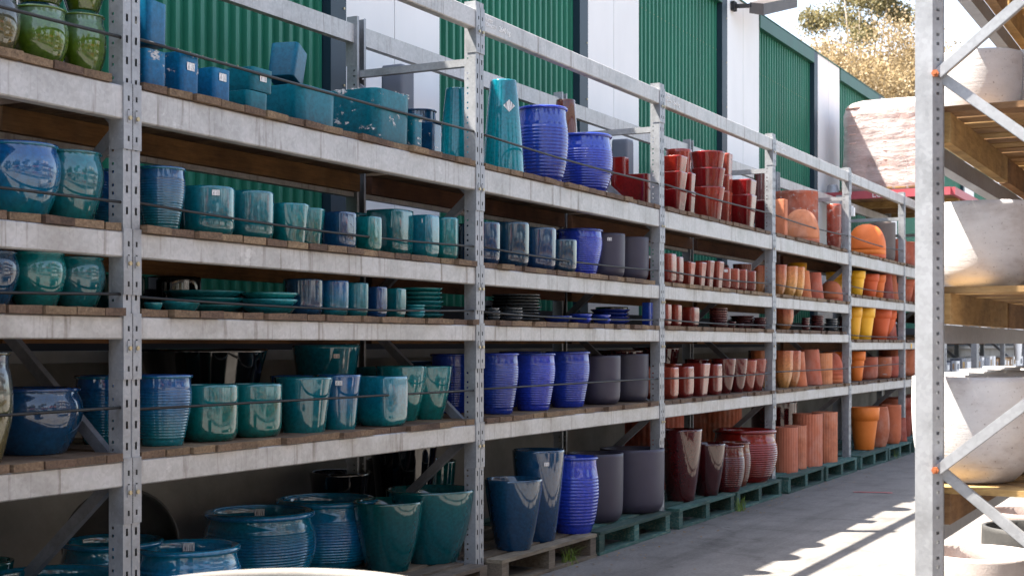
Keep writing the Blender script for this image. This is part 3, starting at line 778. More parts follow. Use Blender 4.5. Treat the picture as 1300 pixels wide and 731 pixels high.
# ---- bay of green and blue pots (beyond the first upright)
for (x0, x1, yts, c) in ((-52, 22, (-16,), 'olive'), (16, 84, (7, -62), 'green'), (78, 133, (17, -38), 'green')):
    s, y, Z, R = solve('jar', x0, x1, yts[0], 5, 0.05); z = base_z(-1, 5); H = height(yts[0], Z - R * 0.8) - z
    for i, yt in enumerate(yts):
        emit('jar', c, s, y, z + i * (H + 0.018), R, H, bay=-1, L=5, cat='jar', pos=('lower one' if i == 0 else 'upper one') if len(yts) > 1 else '')
for yt, zoff in ((48, 0), (-4, 0.2)):
    s, y, Z, R = solve('square', 118, 150, 48, 5, 0.25); s = min(s, S0 - 0.06 - R)
    emit('square', 'boxblue', s, y + 0.1, base_z(-1, 5) + (0 if zoff == 0 else 0.203), R, 0.2, bay=-1, L=5, pos='lower of two stacked' if zoff == 0 else 'upper of two stacked')
pot('egg', 'bluetop', -28, 73, 180, 4, bay=-1); pot('egg', 'teal', 68, 145, 194, 4, bay=-1)
pot('egg', 'deepblue', -58, 20, 318, 3, bay=-1); pot('egg', 'tealgreen', 9, 80, 320, 3, bay=-1); pot('egg', 'teal', 72, 140, 327, 3, bay=-1)
pot('jar', 'olive', -70, 12, 448, 2, bay=-1, off=0.02); pot('egg', 'deepblue', 14, 127, 491, 2, bay=-1, off=0.10)
pot('ribround', 'bluerib', -30, 156, 720, 1, off=0.0, bay=-1); pot('ribround', 'bluerib', 80, 205, 679, 1, off=0.36, nudge=False, bay=-1)
pot('cone', 'darkteal', -60, 14, 706, 1, off=0.55, bay=-1, nudge=False)

# ---- teal bay
def boxpot(mat, x0, x1, ytop, off=0.02, L=5, zbase=None, H=None, rz=0.0, noun='square planter', **rec):
    s, y, Z, R = solve('square', x0, x1, ytop, L, off); b_ = bay_of(s); z = base_z(b_, L) if zbase is None else zbase
    s = min(max(s, S0 + b_ * PITCH + 0.05 + R), S0 + (b_ + 1) * PITCH - 0.05 - R)
    h = H or height(ytop, Z - R) - z
    return emit('square', mat, s, y, z, R, h, rz=rz, bay=b_, L=L, noun=noun, **rec)
boxpot('boxblue', 160, 207, 62, pos='under another'); r = last(); add_wrap(r['o'], r, 'wrap', 1.03)
boxpot('boxblue', 160, 208, 10, zbase=r['z'] + r['H'] + 0.02, H=0.17, pos='on top of a wrapped one', rz=0.12)
boxpot('boxblue', 207, 249, 66, 0.02, noun='bagged square planter'); r = last(); add_wrap(r['o'], r, 'wrap', 1.03, 2); add_label(r['o'], r, 0.68)
boxpot('boxblue', 249, 289, 86, noun='square planter with a barcode label'); r = last(); add_label(r['o'], r, 0.75)
boxpot('boxteal', 286, 336, 115, noun='low square planter'); r = last()
boxpot('boxteal', 290, 342, 95, 0.02, zbase=r['z'] + r['H'] + 0.004, H=0.10, noun='low square planter', pos='upper of two stacked'); r2 = last(); add_label(r2['o'], r2, 0.6)
boxpot('boxteal', 324, 419, 108, 0.02, noun='large plain square planter'); big1 = last()
boxpot('boxteal', 419, 513, 113, 0.02, noun='large square planter with torn plastic'); r = last(); add_wrap(r['o'], r, 'wrap', 1.015, 4)
o = boxpot('boxblue', 344, 386, 76, 0.26, zbase=big1['z'] + 0.30, H=0.17, noun='tilted square planter', pos='lying on other planters'); o.rotation_euler = (0.0, 0.32, 0.25); o.location.z = big1['z'] + big1['H'] + 0.035; o.location.y = big1['y'] + 0.02; o.location.x = big1['s'] - 0.03
boxpot('boxteal', 511, 534, 145, 0.02, noun='small bagged square planter'); r = last(); add_wrap(r['o'], r, 'wrap', 1.04, 6)
boxpot('deepblue', 534, 559, 155, 0.02, noun='small dark square planter'); r = last(); add_wrap(r['o'], r, 'wrap', 1.04, 9)
pot('ribtall', 'deepblue', 512, 553, 139, 5, off=0.36, nudge=False)
pot('tall', 'turq', 551, 594, 109, 5, off=0.10, noun='upturned tall pot', flip=True)
pot('ribtall', 'bluetop', 174, 234, 212, 4); pot('cup', 'teal', 229, 296, 236, 4); pot('cup', 'teal', 287, 346, 242, 4)
pot('wavycup', 'tealgreen', 343, 391, 258, 4); pot('wavycup', 'tealgreen', 369, 411, 264, 4)
pot('roundsq', 'deepblue', 409, 452, 269, 4); pot('roundsq', 'tealgreen', 452, 484, 275, 4, off=0.0); pot('roundsq', 'teal', 466, 524, 266, 4, off=0.10, nudge=False)
pot('roundsq', 'teal', 521, 557, 273, 4); pot('cup', 'tealgreen', 548, 581, 276, 4)
saucers('saucerteal', 181, 206, 386, 1, 3); saucers('saucerteal', 203, 254, 385, 1, 3); saucers('saucerteal', 207, 314, 372, 3, 3, off=0.20); saucers('saucerteal', 304, 378, 374, 3, 3)
pot('cup', 'deepblue', 361, 409, 354, 3, off=0.05); pot('cup', 'bluetop', 405, 442, 356, 3); pot('cup', 'teal', 436, 467, 359, 3)
pot('roundsq', 'deepblue', 465, 491, 364, 3); pot('roundsq', 'teal', 490, 515, 366, 3); saucers('saucerteal', 514, 540, 388, 4, 3, off=0.0); saucers('saucerteal', 512, 575, 368, 7, 3, off=0.12)
pot('ribtall', 'bluetop', 170, 242, 476, 2); pot('cup', 'tealgreen', 231, 300, 487, 2); pot('cup', 'tealgreen', 291, 356, 486, 2)
pot('cone', 'teal', 350, 420, 478, 2); pot('cone', 'bluetop', 404, 457, 475, 2); pot('roundsq', 'teal', 454, 517, 477, 2, off=0.0)
pot('vase', 'tealgreen', 478, 541, 464, 2, off=0.14); pot('vase', 'tealgreen', 526, 583, 464, 2, off=0.05)
pot('cone', 'black', 184, 335, 443, 2, off=0.36, nudge=False); pot('cone', 'teal', 374, 454, 438, 2, off=0.42, nudge=False)
pot('ribround', 'bluerib', 176, 303, 686, 1, off=0.02); add_label(last()['o'], last(), 0.93, 0.05, True)
pot('ribround', 'bluerib', 261, 398, 643, 1, off=0.12, ybot=742); add_label(last()['o'], last(), 0.93, 0.05, True)
pot('ribround', 'bluerib', 352, 478, 628, 1, ybot=722); pot('vase', 'darkteal', 450, 535, 632, 1, ybot=728); pot('vase', 'darkteal', 492, 602, 620, 1, ybot=724)
pot('vase', 'darkteal', 515, 577, 581, 1, off=0.62, nudge=False, bay=0); pot('cone', 'black', 395, 470, 595, 1, off=0.66, nudge=False, bay=0); pot('cone', 'black', 465, 520, 580, 1, off=0.66, nudge=False, bay=0)

# ---- cobalt bay
pot('tall', 'turq', 614, 664, 101, 5, noun='upturned tall pot', flip=True, off=0.03); r = last()
g = MB(); w = 0.036; an = math.atan2(-r['y'], -r['s']) + 0.35; rr = r['R'] * 0.80; c = Vector((math.cos(an) * rr, math.sin(an) * rr, 0)); t = Vector((-math.sin(an), math.cos(an), 0))
zz = r['H'] * 0.28; c.y *= -1; t.y *= -1
g.v = [tuple(c * 1.01 + t * a + Vector((0, 0, zz + b_))) for a, b_ in ((0, -w), (w, 0), (0, w), (-w, 0))]; g.f = [(0, 1, 2, 3)]; part('price_label', g, 'label', r['o'])
pot('ribround', 'cobalt', 657, 720, 135, 5, off=0.05); pot('ribround', 'cobalt', 708, 776, 170, 5, off=0.02)
pot('tall', 'brown', 700, 736, 127, 5, off=0.42, nudge=False, flip=True, noun='upturned tall pot')
boxpot('red', 775, 793, 198, 0.3, noun='small square pot'); boxpot('red', 775, 832, 220, 0.12, noun='wide square planter')
pot('cup', 'petrol', 592, 634, 282, 4, bay=1); pot('cup', 'petrol', 624, 671, 282, 4); pot('cup', 'petrol', 659, 705, 289, 4); pot('cup', 'petrol', 692, 731, 304, 4, off=0.0)
pot('ribtall', 'cobalt', 708, 764, 291, 4, off=0.06); pot('cup', 'grey', 744, 792, 296, 4); pot('cup', 'grey', 777, 824, 301, 4)
saucers('saucergrey', 617, 635, 392, 4, 3, off=0.0, bay=1); saucers('saucergrey', 635, 664, 392, 4, 3, off=0.0); saucers('saucergrey', 622, 687, 375, 9, 3, off=0.12)
saucers('cobalt', 688, 727, 403, 1, 3); saucers('cobalt', 722, 752, 400, 2, 3, off=0.0); saucers('cobalt', 751, 776, 401, 2, 3, off=0.0); saucers('cobalt', 750, 801, 394, 4, 3, off=0.16)
boxpot('cobalt', 816, 828, 384, 0.02, L=3, noun='tiny square pot')
pot('ribtall', 'cobalt', 604, 658, 449, 2, bay=1); pot('ribtall', 'cobalt', 650, 704, 449, 2); pot('ribtall', 'cobalt', 694, 748, 447, 2)
pot('cup', 'grey', 736, 786, 451, 2); pot('cup', 'grey', 779, 828, 449, 2)
pot('vase', 'petrol', 617, 687, 604, 1, ybot=699); pot('tall', 'petrol', 652, 715, 568, 1, ybot=687); pot('ribround', 'cobalt', 698, 759, 578, 1, ybot=677)
pot('cup', 'grey', 722, 789, 572, 1, ybot=663); pot('cup', 'grey', 764, 841, 566, 1, ybot=651)

# ---- red bay
stack('squaretaper', 'red', 838, 871, (240, 218, 198), 5, bay=2); stack('squaretaper', 'red', 862, 882, (243, 220), 5, off=0.06)
stack('cone', 'red', 877, 919, (237, 213, 192), 5, off=0.02); stack('squaretaper', 'rust', 910, 929, (243, 222, 195), 5, off=0.16)
stack('squaretaper', 'red', 926, 959, (247, 228), 5); pot('squaretaper', 'brown', 957, 980, 254, 5, off=0.06); pot('cup', 'purple', 958, 978, 216, 5, off=0.30, nudge=False)
pot('cone', 'red', 846, 877, 189, 5, off=0.42, bay=2, nudge=False)
for i, (x0, x1, yt, k) in enumerate(((838, 858, 322, 'roundsq'), (850, 867, 326, 'roundsq'), (866, 882, 333, 'squaretaper'), (879, 896, 333, 'squaretaper'), (890, 906, 331, 'squaretaper'), (901, 918, 332, 'squaretaper'), (914, 927, 340, 'cup'), (925, 938, 341, 'cup'), (936, 948, 342, 'cup'), (946, 959, 344, 'cup'))):
    pot(k, 'rust', x0, x1, yt, 4, off=0.02, bay=2)
pot('vase', 'brown', 944, 966, 337, 4, off=0.16, bay=2)
pot('roundsq', 'rust', 838, 852, 386, 3, bay=2); pot('roundsq', 'rust', 850, 865, 387, 3, bay=2); pot('roundsq', 'rust', 866, 887, 390, 3, bay=2)
saucers('purple', 899, 924, 392, 8, 3); saucers('purple', 924, 934, 409, 3, 3); saucers('purple', 934, 945, 412, 1, 3); saucers('purple', 931, 962, 402, 5, 3, off=0.12); saucers('purple', 960, 977, 404, 5, 3)
for x0, x1, yt, k, c in ((842, 861, 466, 'roundsq', 'rust'), (858, 880, 465, 'roundsq', 'rust'), (877, 900, 461, 'squaretaper', 'rust'), (896, 916, 462, 'roundsq', 'rust'), (912, 933, 455, 'vase', 'brown'), (928, 948, 455, 'vase', 'brown'), (942, 960, 457, 'vase', 'rust'), (957, 976, 455, 'vase', 'rust')):
    pot(k, c, x0, x1, yt, 2, off=0.02, bay=2)
pot('tall', 'maroon', 846, 890, 543, 1, ybot=636); pot('vase', 'maroon', 882, 919, 561, 1, ybot=629); pot('ribround', 'brown', 906, 944, 564, 1, ybot=624)
pot('ribround', 'brown', 919, 952, 560, 1, ybot=617); pot('ribround', 'red', 917, 984, 544, 1, ybot=612)
pot('fluted', 'terradark', 880, 940, 516, 1, off=0.55, bay=2, nudge=False)

# ---- peach terracotta bay
def domes(mat, x0, x1, ytop, n, L, off=0.02, bay=None, squash=1.0):
    """shallow bowls nested upside down"""
    cx = (x0 + x1) / 2; y = YF + 0.3
    for _ in range(20):
        Z = z_at_plane(cx, y); R = (x1 - x0) / 2 * Z / F_PX; y = YF + 0.015 + off + R
    s = s_at(cx, Z); b_ = bay if bay is not None else bay_of(s); z = base_z(b_, L)
    s = min(max(s, S0 + b_ * PITCH + 0.05 + R), S0 + (b_ + 1) * PITCH - 0.05 - R)
    T = height(ytop, Z) - z; st = T * 0.13; h = T - st * (n - 1)
    for i in range(n):
        pr = [(R, 0), (R * 1.0, h * 0.10)] + [(R * math.cos(a) ** 0.8, h * (0.10 + 0.90 * math.sin(a))) for a in np.linspace(0.10, 1.35, 12)] + [(R * 0.22, h), (0.004, h)]
        inn = [(max(0.002, r - 0.014), max(0.0, q - 0.014)) for r, q in pr[::-1]]
        me = revolve(inn[:-1] + [(R - 0.014, 0)] + pr, 32, cap0=False, name='bowl'); me.materials.append(M[mat])
        o = link('bowl', me, None, None, (s, y, z + i * st + 0.0004 * i))
        nm = 'lowest' if i == 0 else ('topmost' if i == n - 1 else ['second', 'third', 'fourth'][i - 1])
        register(o, dict(kind='bowl', mat=mat, s=s, y=y, z=z, R=R, H=h, noun='upturned bowl', cat='bowl', bay=b_, L=L, pos=(nm + ' of its nest') if n > 1 else ''))
boxpot('terralight', 985, 999, 253, 0.02, noun='slim square planter')
domes('terralight', 994, 1040, 266, 2, 5, off=0.0)
pot('cup', 'terradark', 1000, 1053, 248, 5, off=0.26, bay=3, noun='large wrapped pot', nudge=False); add_wrap(last()['o'], last(), 'wrapthin', 1.03)
pot('cup', 'rust', 1050, 1068, 259, 5, off=0.05, bay=3, noun='wrapped pot'); add_wrap(last()['o'], last(), 'wrapthin', 1.04)
for x0, x1, yt in ((984, 998, 336), (996, 1012, 338), (1008, 1021, 339)): pot('petal', 'peach', x0, x1, yt, 4, bay=3)
pot('cone', 'terra', 1013, 1030, 344, 4, bay=3, flip=True, noun='upturned tapered pot'); pot('cone', 'terra', 1026, 1045, 346, 4, bay=3, flip=True, noun='upturned tapered pot')
domes('terra', 1043, 1072, 357, 2, 4, bay=3); pot('classic', 'yellow', 1054, 1074, 343, 4, off=0.42, bay=3, nudge=False)
pot('petal', 'peach', 989, 1007, 391, 3, bay=3); saucers('purple', 1017, 1028, 404, 5, 3); saucers('purple', 1029, 1046, 401, 7, 3); saucers('saucergrey', 1047, 1063, 405, 5, 3); saucers('purple', 1063, 1077, 403, 6, 3)
pot('petal', 'peach', 989, 1006, 445, 2, bay=3); pot('petal', 'peach', 1000, 1016, 445, 2, bay=3)
pot('cone', 'terra', 1004, 1024, 447, 2, bay=3, flip=True, noun='upturned tapered pot'); pot('cone', 'terra', 1020, 1043, 444, 2, bay=3, flip=True, noun='upturned tapered pot')
pot('fluted', 'terralight', 1038, 1056, 448, 2, bay=3); domes('terra', 1053, 1081, 447, 4, 2, bay=3)
pot('fluted', 'terralight', 986, 1012, 541, 1, ybot=599, bay=3); pot('fluted', 'terralight', 1000, 1023, 539, 1, ybot=594, bay=3)
pot('fluted', 'terralight', 1012, 1043, 524, 1, ybot=591, bay=3); pot('fluted', 'terralight', 1036, 1062, 522, 1, ybot=586, bay=3)

# ---- yellow and orange bay
domes('orange', 1076, 1124, 285, 3, 5, off=0.0, bay=4); pot('cup', 'taupe', 1113, 1144, 285, 5, off=0.06, bay=4)
pot('classic', 'yellow', 1082, 1098, 344, 4, bay=4); pot('classic', 'orange', 1096, 1115, 348, 4, bay=4); pot('classic', 'orange', 1109, 1124, 349, 4, bay=4)
pot('cone', 'terradark', 1118, 1134, 348, 4, bay=4, flip=True, noun='upturned tapered pot'); pot('cone', 'terradark', 1128, 1144, 350, 4, bay=4, flip=True, noun='upturned tapered pot')
pot('classic', 'yellow', 1078, 1094, 390, 3, bay=4); pot('classic', 'yellow', 1090, 1110, 391, 3, bay=4, off=0.0); pot('classic', 'orange', 1106, 1131, 392, 3, bay=4); pot('classic', 'orange', 1120, 1138, 393, 3, bay=4)
pot('cone', 'terradark', 1129, 1144, 399, 3, bay=4, flip=True, noun='upturned tapered pot')
pot('classic', 'orange', 1081, 1098, 446, 2, bay=4); pot('cup', 'terradark', 1091, 1113, 453, 2, bay=4); pot('cup', 'terradark', 1111, 1131, 453, 2, bay=4, noun='bagged pot'); add_wrap(last()['o'], last(), 'wrapthin', 1.03)
pot('cup', 'terradark', 1127, 1144, 452, 2, bay=4)
pot('classic', 'orange', 1084, 1115, 516, 1, ybot=571, bay=4); pot('belly', 'terradark', 1102, 1128, 515, 1, ybot=567, bay=4); pot('cup', 'terra', 1122, 1143, 513, 1, ybot=563, bay=4)
pot('cone', 'terradark', 1138, 1151, 530, 1, ybot=560, bay=4, flip=True, noun='upturned tapered pot')
# ---- far terracotta bay, most of it behind the near upright
for L, yts in ((5, 300), (4, 352), (2, 450), (1, 516)):
    zb = base_z(5, L); mt = 'terradark' if L != 4 else 'terra'
    for k in range(4):
        R = 0.17; s = S0 + 5 * PITCH + 0.32 + k * 0.55; y = YF + 0.05 + R
        emit('classic' if L in (4, 1) else 'cup', mt, s, y, zb, R, {5: 0.32, 4: 0.30, 2: 0.34, 1: 0.50}[L], bay=5, L=L)

# ---- second rows behind the front pots
for r in list(POTS):
    if r['L'] not in (2, 4) or r['bay'] < 0 or r['bay'] > 4 or r['kind'] in ('saucer', 'bowl') or r.get('pos'): continue
    y2 = r['y'] + 2 * r['R'] + 0.035; s2 = r['s'] + random.uniform(-0.04, 0.04)
    lo, hi = S0 + r['bay'] * PITCH + 0.05 + r['R'], S0 + (r['bay'] + 1) * PITCH - 0.05 - r['R']; s2 = min(max(s2, lo), hi)
    if y2 + r['R'] > YF + RD - 0.0: continue
    if any(math.hypot(q[0] - s2, q[1] - y2) < (q[2] + r['R']) for q in OCC.get((r['bay'], r['L']), [])): continue
    OCC[(r['bay'], r['L'])].append((s2, y2, r['R']))
    emit(r['kind'], r['mat'], s2, y2, r['z'], r['R'], r['H'] * random.uniform(0.97, 1.0), bay=r['bay'], L=r['L'], noun=r['noun'], pos='back row')
# ---- dark stock at the back of the shelves, some added to keep it dark there
for bay, L, fr, kd, mt, R, H in ((-1, 2, 0.72, 'cone', 'black', 0.2, 0.3), (-1, 3, 0.5, 'cup', 'black', 0.16, 0.2), (-1, 4, 0.7, 'cone', 'black', 0.2, 0.33), (0, 3, 0.12, 'cup', 'black', 0.13, 0.17), (0, 3, 0.26, 'cup', 'darkteal', 0.13, 0.17), (0, 3, 0.4, 'cup', 'black', 0.13, 0.18), (0, 4, 0.16, 'cone', 'black', 0.16, 0.26),
        (1, 1, 0.12, 'cone', 'black', 0.2, 0.6), (1, 2, 0.25, 'cup', 'deepblue', 0.18, 0.3), (1, 3, 0.62, 'cup', 'black', 0.13, 0.16), (2, 2, 0.3, 'cone', 'maroon', 0.2, 0.36), (2, 2, 0.6, 'cone', 'maroon', 0.2, 0.38), (2, 3, 0.3, 'cup', 'black', 0.13, 0.16), (2, 1, 0.55, 'fluted', 'terradark', 0.25, 0.62), (3, 2, 0.75, 'cup', 'maroon', 0.2, 0.34), (3, 1, 0.8, 'cup', 'maroon', 0.24, 0.6)):
    emit(kd, mt, S0 + (bay + fr) * PITCH, YF + RD - R * 0.75, base_z(bay, L), R, H, bay=bay, L=L, back=True)
# blue-grey column planters standing on the back rack
for px0, px1, yt in ((483, 527, 85), (775, 806, 178)):
    cx = (px0 + px1) / 2; y = YF + RD - 0.16; Z = z_at_plane(cx, y); R = (px1 - px0) / 2 * Z / F_PX / 1.42; s = s_at(cx, Z); z = LV[5] + BT + 0.002
    H = height(yt, Z) - z
    me = revolve([(R * 0.96, 0), (R, 0.02), (R, H - 0.04), (R * 0.98, H - 0.012), (R * 0.93, H), (R * 0.72, H), (R * 0.70, H - 0.03), (0.004, H - 0.05)], 64, 14, name='column_planter'); me.materials.append(M['bluegrey'])
    o = link('column_planter', me, None, None, (s, y, z))
    tag(o, 'tall blue-grey square column planter behind the ' + ('teal square planters' if px0 < 600 else 'cobalt ribbed pots and small red square pot'), 'planter')
# black round bowl leaning on its side behind the first upright
s, y = s_at(157, z_at_plane(157, 4.35)), 4.35
R = 0.25; h = 0.20
me = revolve([(R * 0.4, 0), (R * 0.8, h * 0.3), (R * 0.97, h * 0.75), (R, h), (R * 0.96, h), (R * 0.9, h * 0.7), (R * 0.7, h * 0.3), (0.004, h * 0.12)], 40, name='bowl'); me.materials.append(M['darkgrey'])
o = link('bowl', me, None, None, (s_at(157, 6.3), y_at(157, 6.3), 0.43)); o.rotation_euler = (math.radians(82), 0, math.radians(-50))
tag(o, 'black round bowl propped on its side behind the rack upright, over a blue pot', 'bowl')

# paper price stickers on a few pots
for r in [q for q in POTS if q['bay'] in (0, 1, 2) and q['L'] in (2, 4, 1) and not q.get('pos') and not q.get('back') and q['kind'] in ('cup', 'cone', 'vase', 'roundsq', 'tall')][::5]:
    if r['o'].rotation_euler.x == 0: add_label(r['o'], r, 0.86, 0.032, ang=math.atan2(-r['y'], -r['s']) + random.uniform(-0.1, 0.4))
# ------------------------------------------------------------------ labels for the pots
ORD = ['first', 'second', 'third', 'fourth', 'fifth', 'sixth', 'seventh', 'eighth', 'ninth', 'tenth', 'eleventh', 'twelfth', 'thirteenth', 'fourteenth']
GLOSS = {'grey': 'matt', 'taupe': 'matt', 'terra': 'matt', 'terradark': 'matt', 'terralight': 'matt', 'orange': 'matt', 'yellow': 'matt', 'darkgrey': 'matt'}
def wc(t): return len(t.split())
groups = {}
for r in POTS:
    r['look'] = COLNAME[r['mat']] + ' ' + r['noun']
    groups.setdefault((r['look'], r['bay'], r['L'], r.get('back', False), r.get('pos', '')), []).append(r)
for key, rs in groups.items():
    look, bay, L, back, pos = key
    rs.sort(key=lambda r: r['s'])
    stacks = []
    for r in rs:
        if not stacks or abs(r['s'] - stacks[-1][0]['s']) > 0.02 or abs(r['y'] - stacks[-1][0]['y']) > 0.05: stacks.append([r])
        else: stacks[-1].append(r)
    prev = 'the ' + BAYNAME[bay - 1].replace(' bay', '') + ' side' if bay - 1 in BAYNAME else 'its end'
    for i, st in enumerate(stacks):
        for r in st:
            t = ('glossy ' if (r['mat'] not in GLOSS and wc(look) < 4) else '') + look
            if pos: t += ', ' + pos
            if back: t += ' at the back of the ' + LVNAME[L] + ', ' + BAYNAME[bay]
            else: t += ', ' + LVNAME[L] + ' of the ' + BAYNAME[bay]
            if len(stacks) > 1: t += (', ' + ORD[i] + ' from ' + prev.replace('the ', '')) if i < len(ORD) else ''
            w = t.split()
            if len(w) > 15:
                t = t.replace('glossy ', '').replace('the ', '').replace(' of its ', ' in ')
            r['t'] = t; r['o']['label'] = t; r['o']['category'] = r['cat']
            if len(rs) > 1: r['o']['group'] = look + 's, ' + LVNAME[L] + ' of the ' + BAYNAME[bay] + (' at the back' if back else '')
mx = max(POTS, key=lambda r: wc(r['t'])); print('pots', len(POTS), 'longest label', wc(mx['t']), mx['t'])

# ------------------------------------------------------------------ boxed goods on the far bays
def carton(s, y, z, w, d, h, mat, label, group):
    g = MB(); c = 0.006; g.box(-w / 2, w / 2, 0, d, 0, h); o = thing('carton', label, 'box', (s, y, z), group)
    part('body', g, mat, o)
    t = MB(); t.box(-w / 2 - 0.001, w / 2 + 0.001, d / 2 - 0.03, d / 2 + 0.03, h * 0.55, h + 0.0015); part('tape', t, 'print', o)
    l = MB(); l.box(-w * 0.3, w * 0.25, -0.0022, -0.0005, h * 0.25, h * 0.75); part('printed_panel', l, random.choice(['whitewall', 'bluegrey', 'honey']), o)
M['card'] = matte('cardboard', (0.36, 0.22, 0.12, 1), (0.42, 0.27, 0.15, 1), 0.85, 6, 0.05)
bc = {'whitewall': 'white', 'bluegrey': 'blue-grey', 'card': 'brown cardboard'}
k = 0
for bay in (6, 7, 8):
    for L in (2, 3, 4):
        x = S0 + bay * PITCH + 0.25; j = 0
        while x < S0 + (bay + 1) * PITCH - 0.35 and j < 6:
            w = random.uniform(0.2, 0.4); mt = random.choice(['whitewall', 'bluegrey', 'card']); h = random.uniform(0.14, 0.22)
            carton(x + w / 2, YF + 0.04, base_z(bay, L), w, 0.4, h, mt, '%s box, %s on the %s of the %s' % (bc[mt], ORD[j], LVNAME[L], BAYNAME[bay]), 'boxed goods on the far rack bays')
            x += w + random.uniform(0.03, 0.15); j += 1
# pale cloth bag hanging at the far rack
g = MB(); zz = 1.66; bs = s_at(1287, z_at_plane(1287, YF)); pts = []
for i in range(9):
    t = i / 8
    for j in range(10):
        a = 2 * math.pi * j / 10; r = 0.05 + 0.09 * math.sin(math.pi * min(1, t * 0.75 + 0.12)); g.v.append((bs + r * math.cos(a) * (1 + 0.2 * math.sin(5 * a)), YF - 0.07 + 0.5 * r * math.sin(a), zz - 0.62 * t))
for i in range(8):
    for j in range(10): g.f.append((i * 10 + j, i * 10 + (j + 1) % 10, (i + 1) * 10 + (j + 1) % 10, (i + 1) * 10 + j))
o = part('cloth_bag', g, 'whitewall', None, smooth=True); tag(o, 'pale cloth bag hanging from the far rack beam beside the boxed goods', 'bag')

# ------------------------------------------------------------------ cables strung across each shelf front
for bay in range(-1, 5):
    for L, up in ((5, 0.19), (4, 0.115), (3, 0.075), (2, 0.19)):
        z = levels_of(bay)[L] + up; a = S0 + bay * PITCH + 0.045; b_ = a + PITCH - 0.09; sag = random.uniform(0.0, 0.018); tilt = random.uniform(-0.012, 0.012)
        pts = [(a - S0 + (b_ - a) * t, 0.012 + 0.02 * math.sin(math.pi * t), z + tilt * t - sag * 4 * t * (1 - t)) for t in np.linspace(0, 1, 9)]
        g = MB(); g.tube(pts, 0.007 if L == 5 else 0.0058, 5); part('restraint_cable', g, 'cable', rack, smooth=True)

# ------------------------------------------------------------------ pallets on the floor
def pallet(s, y, w, d, mat, label, group, rz=0.0):
    o = thing('pallet', label, 'pallet', (s, y, 0), group, rz)
    for x in (-w / 2 + 0.045, 0, w / 2 - 0.045):
        g = MB(); g.box(x - 0.04, x + 0.04, 0.004, d - 0.004, 0.0205, 0.127); part('stringer', g, mat, o)
    n = 7; bw = 0.105
    for i in range(n):
        yy = i * (d - bw) / (n - 1); j = random.uniform(-0.012, 0.012)
        g = MB(); g.box(-w / 2 + j, w / 2 + j, yy, yy + bw, 0.1275, 0.1475); part('top_board', g, mat, o)
    for yy in (0.0, d / 2 - 0.05, d - 0.1):
        g = MB(); g.box(-w / 2, w / 2, yy, yy + 0.1, 0.001, 0.020); part('bottom_board', g, mat, o)
for bay in range(-1, 7):
    for h in (0, 1):
        s = S0 + bay * PITCH + 0.06 + 0.645 + h * 1.295
        old = (bay == 1 and h == 0) or bay <= 0
        nm = ['first', 'second'][h]
        pallet(s, YF - 0.10, 1.24, 0.98, 'palletold' if old else 'pallet', '%s pallet under the %s, %s from %s side' % ('weathered grey' if old else 'green painted', BAYNAME[bay], nm, BAYNAME[bay - 1].replace(' bay', '') if bay > -1 else 'open'), 'pallets under the pot rack', random.uniform(-0.012, 0.012))
# red paint mark on the yard floor
Zm = (CAM_H) * F_PX / (625 - HOR); g = MB(); s = s_at(1108, Zm); y = y_at(1108, Zm)
g.quad((s - 0.06, y + 0.16, 0.004), (s + 0.02, y - 0.17, 0.004), (s + 0.07, y - 0.16, 0.004), (s - 0.02, y + 0.17, 0.004))
o = part('paint_mark', g, 'redpaint', None); tag(o, 'small faded red paint mark on the yard floor', 'paint mark')
# weeds at the pallets
m, nt, b = new_mat('grass_blade'); b.inputs['Base Color'].default_value = (0.13, 0.20, 0.02, 1); b.inputs['Roughness'].default_value = 0.6; M['grass'] = m
for px, py, n, lab in ((722, 716, 70, 'tuft of yellow-green grass growing beside the grey weathered pallet'), (938, 648, 55, 'tuft of green grass between the pallets under the red bay'), (1137, 582, 18, 'tiny dry weed at the pallet under the yellow and orange bay')):
    Z = CAM_H * F_PX / (py - HOR); s, y = s_at(px, Z), y_at(px, Z); g = MB()
    for i in range(n):
        a = random.uniform(0, 6.28); l = random.uniform(0.03, 0.16); le = random.uniform(0.2, 1.0); bx, by = random.gauss(0, 0.045), random.gauss(0, 0.02)
        w = 0.0022; p0 = Vector((s + bx, y + by, 0)); d = Vector((math.cos(a), math.sin(a), 0)); t = Vector((-d.y, d.x, 0)) * w
        p1 = p0 + d * (l * le * 0.4) + Vector((0, 0, l * 0.65)); p2 = p0 + d * (l * le) + Vector((0, 0, l * (1 - 0.3 * le)))
        k = len(g.v); g.v += [tuple(p0 - t), tuple(p0 + t), tuple(p1 + t * 0.7), tuple(p1 - t * 0.7), tuple(p2)]; g.f += [(k, k + 1, k + 2, k + 3), (k + 3, k + 2, k + 4)]
    o = part('grass_tuft', g, 'grass', None); tag(o, lab, 'grass')

